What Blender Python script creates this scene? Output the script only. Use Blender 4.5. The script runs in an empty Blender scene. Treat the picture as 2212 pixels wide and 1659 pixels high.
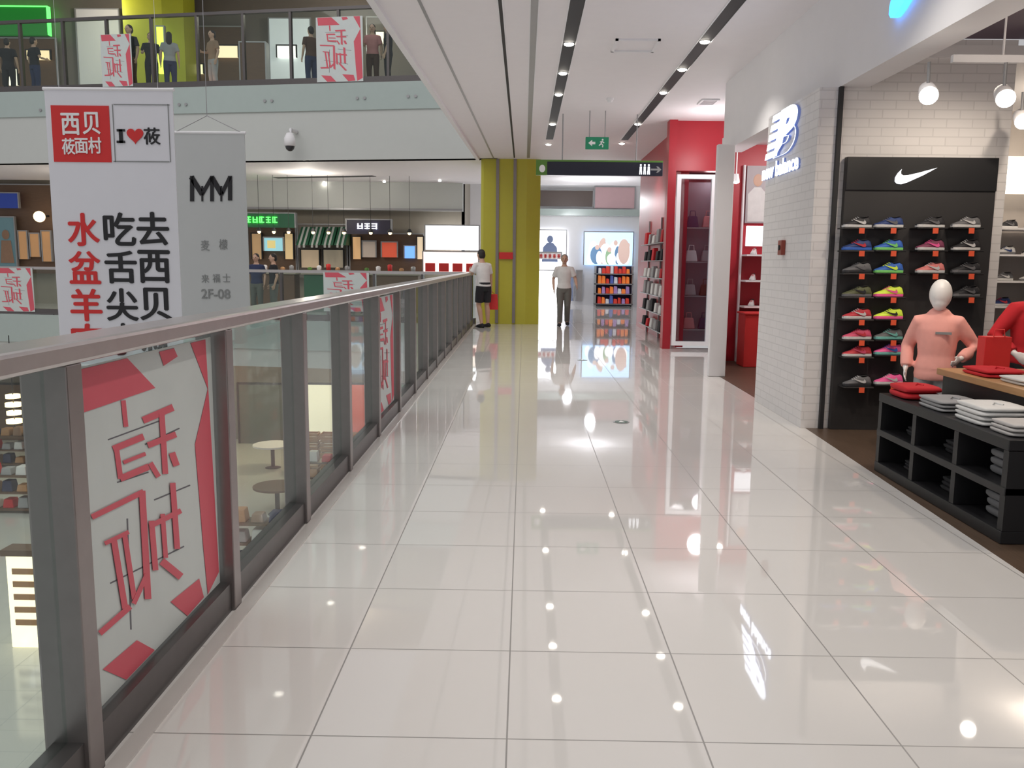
import bpy, bmesh, math, random
from mathutils import Vector, Matrix
random.seed(7)
S=bpy.context.scene; COL=S.collection
V=Vector; PI=math.pi
ORD=['first','second','third','fourth','fifth','sixth','seventh','eighth','ninth','tenth','eleventh','twelfth']
try:
    S.view_settings.view_transform='Standard'
except Exception: pass
# ---------------------------------------------------------------- camera
W,H,F,CH=2212,1659,1850.0,1.44
cd=bpy.data.cameras.new('camera'); cam=bpy.data.objects.new('camera',cd); COL.objects.link(cam)
RM=Matrix.Rotation(.0126,4,'Z')@Matrix.Rotation(PI/2-math.atan(261/F),4,'X')@Matrix.Rotation(.0105,4,'Z')
cam.matrix_world=Matrix.Translation((0,0,CH))@RM
cd.sensor_fit='HORIZONTAL'; cd.sensor_width=36; cd.lens=F/W*36; cd.clip_start=.05; cd.clip_end=300
S.camera=cam
O=V((0,0,CH)); R3=RM.to_3x3()
def ray(x,y): return R3@V(((x-W/2)/F,-(y-H/2)/F,-1))
def at_x(x,y,X): d=ray(x,y); return O+d*(X/d.x)
def at_y(x,y,Y): d=ray(x,y); return O+d*(Y/d.y)
def at_z(x,y,Z): d=ray(x,y); return O+d*((Z-CH)/d.z)
# ---------------------------------------------------------------- materials
def mat(name,c,rough=.5,metal=0,emit=0,ec=None,var=.06,scale=6,spec=.5,bump=0):
    m=bpy.data.materials.new(name); m.use_nodes=True; nt=m.node_tree; b=nt.nodes['Principled BSDF']
    n=nt.nodes.new('ShaderNodeTexNoise'); n.inputs['Scale'].default_value=scale; n.inputs['Detail'].default_value=3
    tc=nt.nodes.new('ShaderNodeTexCoord'); nt.links.new(tc.outputs['Object'],n.inputs['Vector'])
    r=nt.nodes.new('ShaderNodeMix'); r.data_type='RGBA'
    r.inputs[6].default_value=(*[max(0,k*(1-var)) for k in c],1); r.inputs[7].default_value=(*[min(1,k*(1+var)) for k in c],1)
    nt.links.new(n.outputs['Fac'],r.inputs[0]); nt.links.new(r.outputs[2],b.inputs['Base Color'])
    b.inputs['Roughness'].default_value=rough; b.inputs['Metallic'].default_value=metal
    b.inputs['Specular IOR Level'].default_value=spec
    if emit:
        b.inputs['Emission Color'].default_value=(*(ec or c),1); b.inputs['Emission Strength'].default_value=emit
    if bump:
        bp=nt.nodes.new('ShaderNodeBump'); bp.inputs['Strength'].default_value=bump
        nt.links.new(n.outputs['Fac'],bp.inputs['Height']); nt.links.new(bp.outputs['Normal'],b.inputs['Normal'])
    return m
def glassmat(name,tint=(.90,.96,.94),k=.55,base=.03):
    # thin clear sheet: transparent with a mirror part that grows towards grazing angles
    m=bpy.data.materials.new(name); m.use_nodes=True; nt=m.node_tree
    for n in list(nt.nodes): nt.nodes.remove(n)
    o=nt.nodes.new('ShaderNodeOutputMaterial'); t=nt.nodes.new('ShaderNodeBsdfTransparent'); t.inputs[0].default_value=(*tint,1)
    g=nt.nodes.new('ShaderNodeBsdfGlossy'); g.inputs['Roughness'].default_value=.02
    f=nt.nodes.new('ShaderNodeLayerWeight'); f.inputs[0].default_value=.5
    p=nt.nodes.new('ShaderNodeMath'); p.operation='POWER'; p.inputs[1].default_value=4.0; nt.links.new(f.outputs['Facing'],p.inputs[0])
    q=nt.nodes.new('ShaderNodeMath'); q.operation='MULTIPLY_ADD'; q.inputs[1].default_value=k; q.inputs[2].default_value=base; nt.links.new(p.outputs[0],q.inputs[0])
    mx=nt.nodes.new('ShaderNodeMixShader'); nt.links.new(q.outputs[0],mx.inputs[0]); nt.links.new(t.outputs[0],mx.inputs[1]); nt.links.new(g.outputs[0],mx.inputs[2])
    nt.links.new(mx.outputs[0],o.inputs[0]); return m
def tilemat(name,c,grout,size,x0,y0,g,rough=.1,ior=1.5):
    m=mat(name,c,rough,var=.02,scale=1.5); nt=m.node_tree; b=nt.nodes['Principled BSDF']; b.inputs['IOR'].default_value=ior
    geo=nt.nodes.new('ShaderNodeNewGeometry'); sp=nt.nodes.new('ShaderNodeSeparateXYZ'); nt.links.new(geo.outputs['Position'],sp.inputs[0])
    def M(op,a,bv=None):
        n=nt.nodes.new('ShaderNodeMath'); n.operation=op
        for i,q in enumerate((a,bv)):
            if q is None: continue
            if isinstance(q,(int,float)): n.inputs[i].default_value=q
            else: nt.links.new(q,n.inputs[i])
        return n.outputs[0]
    def line(s,o0): return M('GREATER_THAN',M('ABSOLUTE',M('SUBTRACT',M('FRACT',M('DIVIDE',M('SUBTRACT',s,o0),size)),.5)),.5-g/size/2)
    k=M('MAXIMUM',line(sp.outputs[0],x0),line(sp.outputs[1],y0))
    old=b.inputs['Base Color'].links[0].from_socket
    r=nt.nodes.new('ShaderNodeMix'); r.data_type='RGBA'; nt.links.new(k,r.inputs[0]); nt.links.new(old,r.inputs[6]); r.inputs[7].default_value=(*grout,1)
    nt.links.new(r.outputs[2],b.inputs['Base Color'])
    nt.links.new(M('ADD',M('MULTIPLY',k,.4),rough),b.inputs['Roughness'])
    return m
def brickmat(name,c):
    m=mat(name,c,.55,var=.03); nt=m.node_tree; b=nt.nodes['Principled BSDF']
    geo=nt.nodes.new('ShaderNodeNewGeometry'); sp=nt.nodes.new('ShaderNodeSeparateXYZ'); nt.links.new(geo.outputs['Position'],sp.inputs[0])
    ad=nt.nodes.new('ShaderNodeMath'); nt.links.new(sp.outputs[0],ad.inputs[0]); nt.links.new(sp.outputs[1],ad.inputs[1])
    cb=nt.nodes.new('ShaderNodeCombineXYZ'); nt.links.new(ad.outputs[0],cb.inputs[0]); nt.links.new(sp.outputs[2],cb.inputs[1])
    br=nt.nodes.new('ShaderNodeTexBrick'); br.inputs['Scale'].default_value=1; br.inputs['Brick Width'].default_value=.22; br.inputs['Row Height'].default_value=.075; br.inputs['Mortar Size'].default_value=.005
    br.inputs['Color1'].default_value=(*c,1); br.inputs['Color2'].default_value=(*[k*.96 for k in c],1); br.inputs['Mortar'].default_value=(*[k*.84 for k in c],1)
    nt.links.new(cb.outputs[0],br.inputs['Vector']); nt.links.new(br.outputs['Color'],b.inputs['Base Color'])
    bp=nt.nodes.new('ShaderNodeBump'); bp.inputs['Strength'].default_value=.4; bp.inputs['Distance'].default_value=.008; bp.invert=True
    nt.links.new(br.outputs['Fac'],bp.inputs['Height']); nt.links.new(bp.outputs['Normal'],b.inputs['Normal']); return m
def woodmat(name,c1,c2,rough=.4,sc=(1,14,14)):
    m=mat(name,c1,rough); nt=m.node_tree; n=[k for k in nt.nodes if k.type=='TEX_NOISE'][0]; tc=[k for k in nt.nodes if k.type=='TEX_COORD'][0]
    mp=nt.nodes.new('ShaderNodeMapping'); mp.inputs['Scale'].default_value=sc; nt.links.new(tc.outputs['Object'],mp.inputs[0]); nt.links.new(mp.outputs[0],n.inputs['Vector'])
    r=[k for k in nt.nodes if k.type=='MIX'][0]; r.inputs[6].default_value=(*c1,1); r.inputs[7].default_value=(*c2,1); return m
m_tile=tilemat('polished_tile',(.77,.75,.73),(.30,.29,.28),.6,-.035,.04,.0055,.03,1.8)
m_low=tilemat('lower_tile',(.60,.60,.55),(.4,.41,.39),.8,0,0,.01,.12)
m_ceil=mat('ceiling_paint',(.87,.84,.86),.7,var=.02)
m_white=mat('white_paint',(.85,.84,.86),.6,var=.02)
m_fascia=mat('fascia_paint',(.53,.55,.53),.5,var=.02)
m_teal=mat('frosted_glass',(.41,.48,.46),.2,var=.03)
m_steel=mat('brushed_steel',(.52,.49,.48),.28,metal=.85,var=.08,scale=20)
m_psteel=mat('post_steel',(.28,.25,.245),.32,metal=.7,var=.08,scale=20)
m_dsteel=mat('dark_steel',(.12,.11,.11),.35,metal=.6,var=.1,scale=20)
m_glass=glassmat('railing_glass'); m_glass2=glassmat('shop_glass',(.8,.83,.86),.6,.1)
m_black=mat('black_laminate',(.012,.012,.014),.45); m_bpanel=mat('black_panel',(.035,.033,.034),.5)
m_dark=mat('dark_slot',(.02,.02,.022),.6); m_grey=mat('grey_metal',(.35,.35,.36),.4,metal=.3)
m_brick=brickmat('white_brick',(.82,.80,.80)); m_wood=woodmat('dark_wood_floor',(.07,.045,.03),(.15,.10,.07),.35,(14,1,14))
m_oak=woodmat('oak_top',(.42,.22,.09),(.56,.33,.16),.4,(14,1,14))
m_brown=woodmat('brown_wood',(.10,.06,.04),(.18,.105,.06),.5); m_crate=woodmat('crate_wood',(.40,.2,.09),(.6,.33,.15),.6)
m_olive=mat('olive_paint',(.50,.47,.045),.3,var=.04); m_olive2=mat('lime_paint',(.50,.52,.03),.4)
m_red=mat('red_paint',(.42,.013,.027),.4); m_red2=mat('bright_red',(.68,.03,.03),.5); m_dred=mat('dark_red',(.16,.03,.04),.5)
m_pink=mat('poster_red',(.66,.10,.14),.5); m_poster=mat('poster_white',(.60,.65,.64),.4); m_thin=mat('poster_line',(.12,.12,.14),.5)
m_banner=mat('banner_cloth',(.80,.80,.85),.8,var=.02); m_banner2=mat('grey_banner_cloth',(.56,.58,.58),.8,var=.02)
m_ink=mat('black_ink',(.015,.015,.018),.6); m_inkg=mat('grey_ink',(.26,.27,.27),.6); m_inkr=mat('red_ink',(.70,.03,.03),.6); m_inkw=mat('white_ink',(.9,.9,.9),.6)
def em(name,c,s): return mat(name,c,.5,emit=s,ec=c,var=.02)
e_lamp=em('lamp_glow',(1,.93,.82),24); e_white=em('white_glow',(.95,.97,1),2.2); e_white2=em('white_panel_glow',(.92,.95,1),1.0)
e_warm=em('warm_glow',(1,.72,.38),3); e_blue=em('blue_glow',(.05,.30,1),3); e_green=em('green_glow',(.1,1,.12),2.5); e_nb=em('blue_white_glow',(.82,.88,1),3.6)
e_dgreen=em('dark_green_glow',(.01,.16,.02),.6); e_exit=em('exit_glow',(.012,.20,.10),.2); e_blue2=em('blue_screen',(.15,.35,.9),1.2)
m_navy=mat('navy_board',(.012,.014,.03),.3); m_lime=mat('lime_edge',(.09,.22,.03),.4)
m_dgreen=mat('dark_green',(.03,.13,.07),.5); m_beige=mat('beige_wall',(.36,.32,.26),.6); m_taupe=mat('taupe_wall',(.20,.175,.15),.6)
m_skin=mat('skin',(.58,.36,.26),.5,var=.04); m_hair=mat('black_hair',(.02,.016,.015),.6,bump=.3,scale=60); m_hairg=mat('grey_hair',(.28,.27,.26),.7,bump=.3,scale=60)
m_man=mat('mannequin_white',(.88,.86,.84),.35,var=.01); m_peach=mat('peach_cloth',(.96,.44,.38),.8,bump=.1,scale=30)
m_lip=mat('lips',(.4,.15,.13),.5)
def cloth(n,c): return mat(n,c,.85,var=.12,scale=9)
c_white=cloth('white_cloth',(.74,.74,.73)); c_black=cloth('black_cloth',(.02,.02,.025)); c_grey=cloth('grey_trousers',(.16,.16,.145)); c_navy=cloth('navy_cloth',(.03,.04,.1))
c_red=cloth('red_cloth',(.60,.02,.03)); c_tan=cloth('tan_cloth',(.35,.22,.15)); c_lgrey=cloth('light_grey_cloth',(.36,.36,.37)); c_brown=cloth('brown_cloth',(.1,.05,.035)); c_pink=cloth('pink_cloth',(.6,.25,.25))
# ---------------------------------------------------------------- mesh builder
def wm(o):
    return (wm(o.parent)@o.matrix_basis) if o.parent else o.matrix_basis.copy()
def prop(o,label=None,cat=None,group=None,kind=None):
    for k,v in (('label',label),('category',cat),('group',group),('kind',kind)):
        if v: o[k]=v
    return o
def thing(name,label,cat,loc=(0,0,0),rz=0,group=None):
    o=bpy.data.objects.new(name,None); o.empty_display_size=.1; COL.objects.link(o); o.location=loc; o.rotation_euler=(0,0,rz)
    o.matrix_basis=Matrix.Translation(loc)@Matrix.Rotation(rz,4,'Z')
    return prop(o,label,cat,group)
class MB:
    def __init__(s): s.bm=bmesh.new(); s.mi=0
    def face(s,vs):
        try:
            f=s.bm.faces.new(vs); f.material_index=s.mi; return f
        except ValueError: return None
    def hexa(s,p):
        v=[s.bm.verts.new(q) for q in p]
        for q in ((0,3,2,1),(4,5,6,7),(0,1,5,4),(1,2,6,5),(2,3,7,6),(3,0,4,7)): s.face([v[i] for i in q])
        return s
    def box(s,x0,x1,y0,y1,z0,z1):
        return s.hexa([(x0,y0,z0),(x1,y0,z0),(x1,y1,z0),(x0,y1,z0),(x0,y0,z1),(x1,y0,z1),(x1,y1,z1),(x0,y1,z1)])
    def obox(s,o,r,n,u0,u1,n0,n1,z0,z1):
        o=V(o); P=lambda u,w,z:o+r*u+n*w+V((0,0,z))
        return s.hexa([P(u0,n0,z0),P(u1,n0,z0),P(u1,n1,z0),P(u0,n1,z0),P(u0,n0,z1),P(u1,n0,z1),P(u1,n1,z1),P(u0,n1,z1)])
    def prism(s,pts,d):
        d=V(d); a=[s.bm.verts.new(V(p)) for p in pts]; b=[s.bm.verts.new(V(p)+d) for p in pts]; n=len(a)
        s.face(a[::-1]); s.face(b)
        for i in range(n): s.face([a[i],a[(i+1)%n],b[(i+1)%n],b[i]])
        return s
    def loft(s,rings,seg=14,dd=None):
        L=[]
        for c,a,b in rings:
            c,a,b=V(c),V(a),V(b); L.append([s.bm.verts.new(c+a*math.cos(2*PI*i/seg)+b*math.sin(2*PI*i/seg)) for i in range(seg)])
        for p,q in zip(L,L[1:]):
            for i in range(seg): s.face([p[i],p[(i+1)%seg],q[(i+1)%seg],q[i]])
        s.face(L[0][::-1]); s.face(L[-1]); return s
    def tube(s,pts,rad,seg=10):
        pts=[V(p) for p in pts]
        if isinstance(rad,(int,float)): rad=[rad]*len(pts)
        R=[]
        for i,p in enumerate(pts):
            t=(pts[min(i+1,len(pts)-1)]-pts[max(i-1,0)]).normalized()
            ref=V((0,1,0)) if abs(t.y)<.8 else V((1,0,0))
            a=t.cross(ref).normalized(); b=t.cross(a).normalized(); R.append((p,a*rad[i],b*rad[i]))
        return s.loft(R,seg)
    def ell(s,c,rx,ry,rz,u=14,v=10,rot=None):
        M=Matrix.Translation(c)@(rot or Matrix())@Matrix.Diagonal((rx,ry,rz,1))
        g=bmesh.ops.create_uvsphere(s.bm,u_segments=u,v_segments=v,radius=1,matrix=M)
        for q in g['verts']:
            for f in q.link_faces: f.material_index=s.mi
        return s
    def disc(s,c,ax,r,h,seg=20,r2=None):
        c=V(c); ax=V(ax).normalized(); ref=V((0,0,1)) if abs(ax.z)<.8 else V((1,0,0)); a=ax.cross(ref).normalized(); b=ax.cross(a)
        r2=r if r2 is None else r2
        return s.loft([(c,a*r,b*r),(c+ax*h,a*r2,b*r2)],seg)
    def obj(s,name,mats,parent=None,label=None,cat=None,group=None,kind=None,smooth=False,bevel=0,bseg=2,vox=0,local=False,k=1):
        bm=s.bm; bmesh.ops.recalc_face_normals(bm,faces=bm.faces[:])
        if k!=1: bmesh.ops.scale(bm,vec=(k,k,k),verts=bm.verts[:])
        me=bpy.data.meshes.new(name); o=bpy.data.objects.new(name,me); COL.objects.link(o)
        if parent:
            o.parent=parent
            if not local: bm.transform(wm(parent).inverted())
        else:
            vs=[v.co for v in bm.verts]; c=V(((min(v.x for v in vs)+max(v.x for v in vs))/2,(min(v.y for v in vs)+max(v.y for v in vs))/2,min(v.z for v in vs)))
            bm.transform(Matrix.Translation(-c)); o.location=c; o.matrix_basis=Matrix.Translation(c)
        if smooth or vox:
            for f in bm.faces: f.smooth=True
        bm.to_mesh(me); bm.free()
        if vox:
            md=o.modifiers.new('r','REMESH'); md.mode='VOXEL'; md.voxel_size=vox; md.use_smooth_shade=True
            sm=o.modifiers.new('s','SMOOTH'); sm.factor=.5; sm.iterations=3
            dg=bpy.context.evaluated_depsgraph_get(); me2=bpy.data.meshes.new_from_object(o.evaluated_get(dg)); o.modifiers.clear(); o.data=me2; bpy.data.meshes.remove(me); me=me2; me.name=name
            me.materials.clear()
        for m in (mats if isinstance(mats,(list,tuple)) else [mats]): me.materials.append(m)
        if bevel:
            b=o.modifiers.new('bevel','BEVEL'); b.width=bevel; b.segments=bseg; b.limit_method='ANGLE'
            if bseg>2:
                for p in me.polygons: p.use_smooth=True
        return prop(o,label,cat,group,kind)
def struct(name,mb,m,**k): return mb.obj(name,m,kind='structure',**k)
def text(name,body,m,c,right,up,w,h,parent,depth=.004,bold=0,shear=0,local=False,fat=0):
    cu=bpy.data.curves.new('t','FONT'); cu.body=body; cu.size=1; cu.extrude=.01; cu.offset=bold; cu.shear=shear
    ob=bpy.data.objects.new('t',cu); COL.objects.link(ob); dg=bpy.context.evaluated_depsgraph_get(); me=bpy.data.meshes.new_from_object(ob.evaluated_get(dg))
    bpy.data.objects.remove(ob); bpy.data.curves.remove(cu)
    right=V(right).normalized(); up=V(up).normalized(); n=right.cross(up)
    vs=[v.co for v in me.vertices]
    if not vs: return None
    x0,x1=min(v.x for v in vs),max(v.x for v in vs); y0,y1=min(v.y for v in vs),max(v.y for v in vs)
    if w is None: w=h*(x1-x0)/(y1-y0)
    if fat:
        bm=bmesh.new(); bm.from_mesh(me); src=bm.verts[:]+bm.edges[:]+bm.faces[:]
        for i,(dx,dy) in enumerate(((fat,0),(-fat,0),(0,fat*.7),(0,-fat*.7))):
            g=bmesh.ops.duplicate(bm,geom=src); bmesh.ops.translate(bm,vec=(dx,dy,.0008*(i+1)),verts=[q for q in g['geom'] if isinstance(q,bmesh.types.BMVert)])
        bm.to_mesh(me); bm.free()
    T=Matrix(((right.x,up.x,n.x,c[0]),(right.y,up.y,n.y,c[1]),(right.z,up.z,n.z,c[2]),(0,0,0,1)))
    T=T@Matrix.Diagonal((w/(x1-x0),h/(y1-y0),depth/.02,1))@Matrix.Translation((-(x0+x1)/2,-(y0+y1)/2,0))
    if parent and not local: T=wm(parent).inverted()@T
    me.transform(T); me.name=name; o=bpy.data.objects.new(name,me); COL.objects.link(o); o.parent=parent; me.materials.clear(); me.materials.append(m); return o
def pr(x0,y0,x1,y1,Y):      # extents of a flat thing standing at depth Y
    a=at_y(x0,(y0+y1)/2,Y); b=at_y(x1,(y0+y1)/2,Y); t=at_y((x0+x1)/2,y0,Y); q=at_y((x0+x1)/2,y1,Y)
    return a.x,b.x,q.z,t.z
def light(kind,loc,energy,color=(1,1,1),size=.1,rot=None,**k):
    l=bpy.data.lights.new(kind.lower()+'_lamp',kind); l.energy=energy; l.color=color
    if kind=='AREA': l.shape='RECTANGLE'; l.size,l.size_y=size
    else: l.shadow_soft_size=size
    for a,b in k.items(): setattr(l,a,b)
    o=bpy.data.objects.new(l.name,l); COL.objects.link(o); o.location=loc
    if rot: o.rotation_euler=rot
    return o
UP=V((0,0,1)); RX=V((1,0,0))
# ---------------------------------------------------------------- shell
P1,P2,P3,P4=at_z(2212,1240,0),at_z(1740,925,0),at_z(1640,865,0),at_z(1540,805,0)
d=(P1-P2); P0=P1+d*((-3-P1.y)/d.y)
A=V((-.95,20.4,0)); B=V((-14.5,22.6,0)); r=(A-B).normalized(); n=V((-r.y,r.x,0)); 
def L(u,w=0,z=0): return A+r*u+n*w+V((0,0,z))
ZC=3.84
CX0,CX1=at_y(1537,650,11.12).x,at_y(1574,650,11.12).x
SW0,SW1=at_y(1556,650,11.5),at_y(1556,650,13.1)
mb=MB(); f=[(-1.32,-3),(P0.x,-3),(P1.x,P1.y),(P2.x,P2.y),(P3.x,P3.y),(P4.x,P4.y),(SW0.x,11.5),(SW1.x,13.1),(3.7,13.1),(3.7,15),(2.7,15),(2.7,20.4),(8,20.4),(8,31),(-22,31),tuple(L(-21.3))[:2],(-1.32,L(-.4).y)]
mb.prism([(x,y,-.25) for x,y in f],(0,0,.25)); struct('floor',mb,m_tile)
mb=MB(); f=[(P0.x,-3),(8,-3),(8,13.1),(SW1.x+.01,13.1),(SW0.x+.01,11.5),(P4.x+.01,P4.y),(P3.x,P3.y),(P2.x,P2.y),(P1.x,P1.y)]
mb.prism([(x,y,-.25) for x,y in f],(0,0,.251)); struct('floor',mb,m_wood)
mb=MB(); mb.box(-22,3,-2,31,-5.2,-5); struct('floor',mb,m_low)
# ceiling
E1,E2=at_z(800,0,ZC),at_z(1035,350,ZC); d=E1-E2; E0=E1+d*((-3-E1.y)/d.y)
den=d.x*n.x+d.y*n.y; tt=((A-E2).dot(n)-n.z)/den; EX=E2+V((d.x,d.y,0))*tt
mb=MB(); f=[(E0.x,-3),(2.7,-3),(2.7,11.9),(8,11.9),(8,27),(-22,27),tuple(L(-21.3))[:2],(EX.x,EX.y)]
mb.prism([(x,y,ZC) for x,y in f],(0,0,.2)); struct('ceiling',mb,m_ceil)
G1,G2=at_z(905,0,ZC),at_z(1070,350,ZC)
def strip(p,q,w,z0,z1,back=-3):
    p=p+(p-q)*((back-p.y)/((p-q).y)) if back is not None else p
    dd=(q-p).normalized(); s=V((dd.y,-dd.x,0))*w/2; m=MB()
    return m.hexa([(*(p-s).xy,z0),(*(p+s).xy,z0),(*(q+s).xy,z0),(*(q-s).xy,z0),(*(p-s).xy,z1),(*(p+s).xy,z1),(*(q+s).xy,z1),(*(q-s).xy,z1)])
struct('trim_1',strip(G1,G2,.03,ZC-.006,ZC+.01),m_grey)
struct('trim_2',strip(E0+V((.03,0,0)),EX+V((.03,0,0)),.07,ZC-.05,ZC+.02,None),m_white)
# bulkhead above the shops
BX=2.66
mb=MB(); mb.box(BX,BX+.25,-3,11.9,2.95,ZC); struct('wall_right',mb,m_white)
mb=MB(); mb.box(BX+.25,8,-3,7.6,3.35,3.45); struct('ceiling',mb,mat('shop_ceiling',(.15,.11,.15),.7))
mb=MB(); mb.box(BX+.25,8,7.6,13.1,3.2,3.3); struct('ceiling',mb,m_white)
mb=MB(); mb.box(2.5,2.69,7.6,9.15,0,2.95); struct('wall_right',mb,m_brick)
mb=MB(); mb.box(2.69,4.15,7.62,7.78,0,3.35); struct('wall_right',mb,m_brick)
mb=MB(); mb.box(2.655,2.69,7.56,7.6,0,2.95); struct('trim_3',mb,m_dark)
mb=MB(); mb.box(CX0,CX1,11.12,11.22,0,2.95); struct('wall_right',mb,m_white,bevel=.01)
mb=MB(); mb.prism([(SW0.x-.02,11.25,0),(SW0.x+.02,11.25,0),(SW1.x+.02,13.1,0),(SW1.x-.02,13.1,0)],(0,0,2.95)); struct('wall_right',mb,m_white)
mb=MB(); mb.box(SW1.x+.03,8,13,13.12,0,3.2); struct('wall_right',mb,m_red)
mb=MB(); mb.box(3.6,3.75,13.12,15,0,ZC); struct('wall_right',mb,m_white)
mb=MB(); mb.box(4.15,8,10.1,10.25,0,3.35); struct('wall_right',mb,mat('shop_wall',(.45,.41,.38),.6))
mb=MB(); mb.box(8,8.15,-3,13,0,3.4); struct('wall_right',mb,m_taupe)
# red shop
pxa,pxb=at_y(1437,560,14.8).x,at_y(1454,560,14.8).x
mb=MB(); mb.box(2.68,2.82,15.14,20.4,0,ZC); struct('wall_right',mb,m_red)
mb=MB(); mb.box(pxa,pxb,14.8,15.06,0,ZC); struct('wall_right',mb,m_red)
mb=MB(); mb.box(pxb,3.75,14.9,15.14,3.02,ZC); struct('wall_right',mb,m_red)
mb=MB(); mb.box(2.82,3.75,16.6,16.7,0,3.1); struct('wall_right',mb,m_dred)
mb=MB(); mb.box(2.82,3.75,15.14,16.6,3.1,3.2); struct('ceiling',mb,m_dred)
# far walls
mb=MB(); mb.box(-1.9,8,30.3,30.5,0,6); struct('wall_far',mb,m_white)
mb=MB(); mb.box(-22,-1.9,27.6,27.8,0,6); struct('wall_far',mb,m_beige)
mb=MB(); mb.box(-2.0,-1.9,27.6,30.3,0,6); struct('wall_far',mb,m_beige)
mb=MB(); mb.box(-12.6,-1.9,26.6,27.0,3.0,ZC-.001); struct('wall_far',mb,m_fascia)
mb=MB(); mb.box(-12.6,-1.9,26.55,26.6,3.0,3.06); struct('trim_7',mb,m_grey)
# opposite upper floor
mb=MB(); mb.obox(A,r,n,-21.3,.3,-.02,.3,ZC,4.98); struct('wall_left',mb,m_fascia)
mb=MB(); mb.obox(A,r,n,-21.3,.3,-.06,.3,4.98,5.6); struct('trim_4',mb,m_teal)
mb=MB(); mb.prism([tuple(L(-21.3,.3))[:2]+(5.3,),tuple(L(.3,.3))[:2]+(5.3,),(2,27.5,5.3),(-22,27.5,5.3)],(0,0,.3)); struct('floor',mb,m_white)
mb=MB(); mb.box(-22,2,27,27.2,5.6,10); struct('wall_far',mb,m_taupe)
mb=MB(); mb.box(-22,2,22.8,27.2,9.2,9.4); struct('ceiling',mb,m_beige)
# own level slab edge, lower level
mb=MB(); mb.obox(A,r,n,-21.3,-.2,-.02,.3,-1.2,-.26); struct('wall_left',mb,m_fascia)
mb=MB(); mb.obox(A,r,n,-21.3,-.2,-.06,-.021,-.75,-.02); struct('trim_5',mb,m_teal)
mb=MB(); mb.prism([tuple(L(-21.3,.3))[:2]+(-1.2,),tuple(L(-.2,.3))[:2]+(-1.2,),(-1.3,30.5,-1.2),(-22,30.5,-1.2)],(0,0,.15)); struct('ceiling',mb,m_white)
mb=MB(); mb.box(-22,3,30.5,30.7,-5,-1); struct('wall_far',mb,m_taupe)
mb=MB(); mb.box(-1.32,-1.2,-2,20.4,-.9,-.25); struct('wall_left',mb,m_fascia)
# pillar
mb=MB(); x0,x1=-1.03,.36; mb.prism([(x0,20.5,0),(x0+.06,20.44,0),(x1-.32,20.44,0),(x1,20.5,0),(x1,21.7,0),(x0,21.7,0)],(0,0,ZC))
pl=thing('pillar','olive green clad square pillar at the end of the railing','pillar',(-.33,20.5,0))
pc=mb.obj('cladding',m_olive,pl)
for px in (1074,1111):
    X=at_y(px,520,20.44).x; m=MB(); m.box(X-.035,X+.035,20.415,20.44,.02,ZC-.01); m.obj('seam',m_psteel,pc)
X0,X1,Z0,Z1=pr(1078,545,1108,560,20.4); m=MB(); m.box(X0,X1,20.39,20.415,Z0,Z1); m.obj('plate',m_red2,pl,bevel=.005)
# ---------------------------------------------------------------- poster artwork
PXX=-1.236; Y0,Y1,PZ0,PZ1=2.27,3.35,.13,1.14
def uv(x,y):
    p=at_x(x,y,PXX); return ((p.y-Y0)/(Y1-Y0),(p.z-PZ0)/(PZ1-PZ0))
polys=[[(150,765),(270,755),(332,838),(165,895)],[(408,733),(440,722),(470,1235),(446,1285),(436,1180),(418,960),(446,840)],[(218,1446),(292,1383),(332,1432),(270,1484)],[(365,1300),(427,1250),(437,1290),(402,1345)],[(340,760),(350,790),(380,770),(372,752)]]
thick=[((262,865),(268,922),10),((305,908),(370,880),15),((240,970),(306,943),14),((246,962),(256,1034),11),((255,1034),(317,1008),14),((262,999),(310,980),8),((315,962),(376,938),13),((345,893),(353,1024),12),((320,1000),(338,1030),11),((367,978),(377,1006),14),((193,1117),(305,1062),12),((302,1060),(315,1294),14),((240,1163),(265,1314),13),((264,1156),(285,1294),11),((210,1368),(276,1310),12),((322,1125),(331,1232),12),((346,1110),(353,1205),10),((368,1043),(378,1186),12),((318,1137),(386,1103),11),((344,1212),(386,1246),16),((283,1304),(312,1240),10),((220,1174),(272,1149),9)]
thin=[((230,950),(345,908),3),((250,1042),(318,1020),3),((235,1260),(395,1180),3),((280,1360),(272,1120),3),((310,960),(385,925),3),((330,1080),(408,1048),3)]
AP=[[uv(*p) for p in q] for q in polys]
def seg(a,b,w):
    a,b=V(a),V(b); t=(b-a).normalized(); s=V((-t.y,t.x))*w/2; return [tuple(a-s),tuple(b-s),tuple(b+s),tuple(a+s)]
AK=[[uv(*p) for p in seg(*q)] for q in thick]; AN=[[uv(*p) for p in seg(*q)] for q in thin]
clip=lambda t:max(.005,min(.995,t))
def poster(o,right,w,h,label,group=None):
    right=V(right).normalized(); nn=right.cross(UP); o=V(o)
    t=thing('poster',label,'poster',o+right*w/2,0,group)
    m=MB(); m.prism([o,o+right*w,o+right*w+UP*h,o+UP*h],nn*.004); bk=m.obj('backing',m_poster,t)
    m=MB()
    for i,q in enumerate(AN): m.prism([o+right*w*clip(u)+UP*h*clip(v)+nn*(.0042+.00006*i) for u,v in q],nn*.0004)
    m.obj('line_artwork',m_thin,bk)
    m=MB()
    for i,q in enumerate(AP+AK): m.prism([o+right*w*clip(u)+UP*h*clip(v)+nn*(.0052+.00013*i) for u,v in q],nn*.0008)
    m.obj('red_artwork',m_pink,bk)
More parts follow.
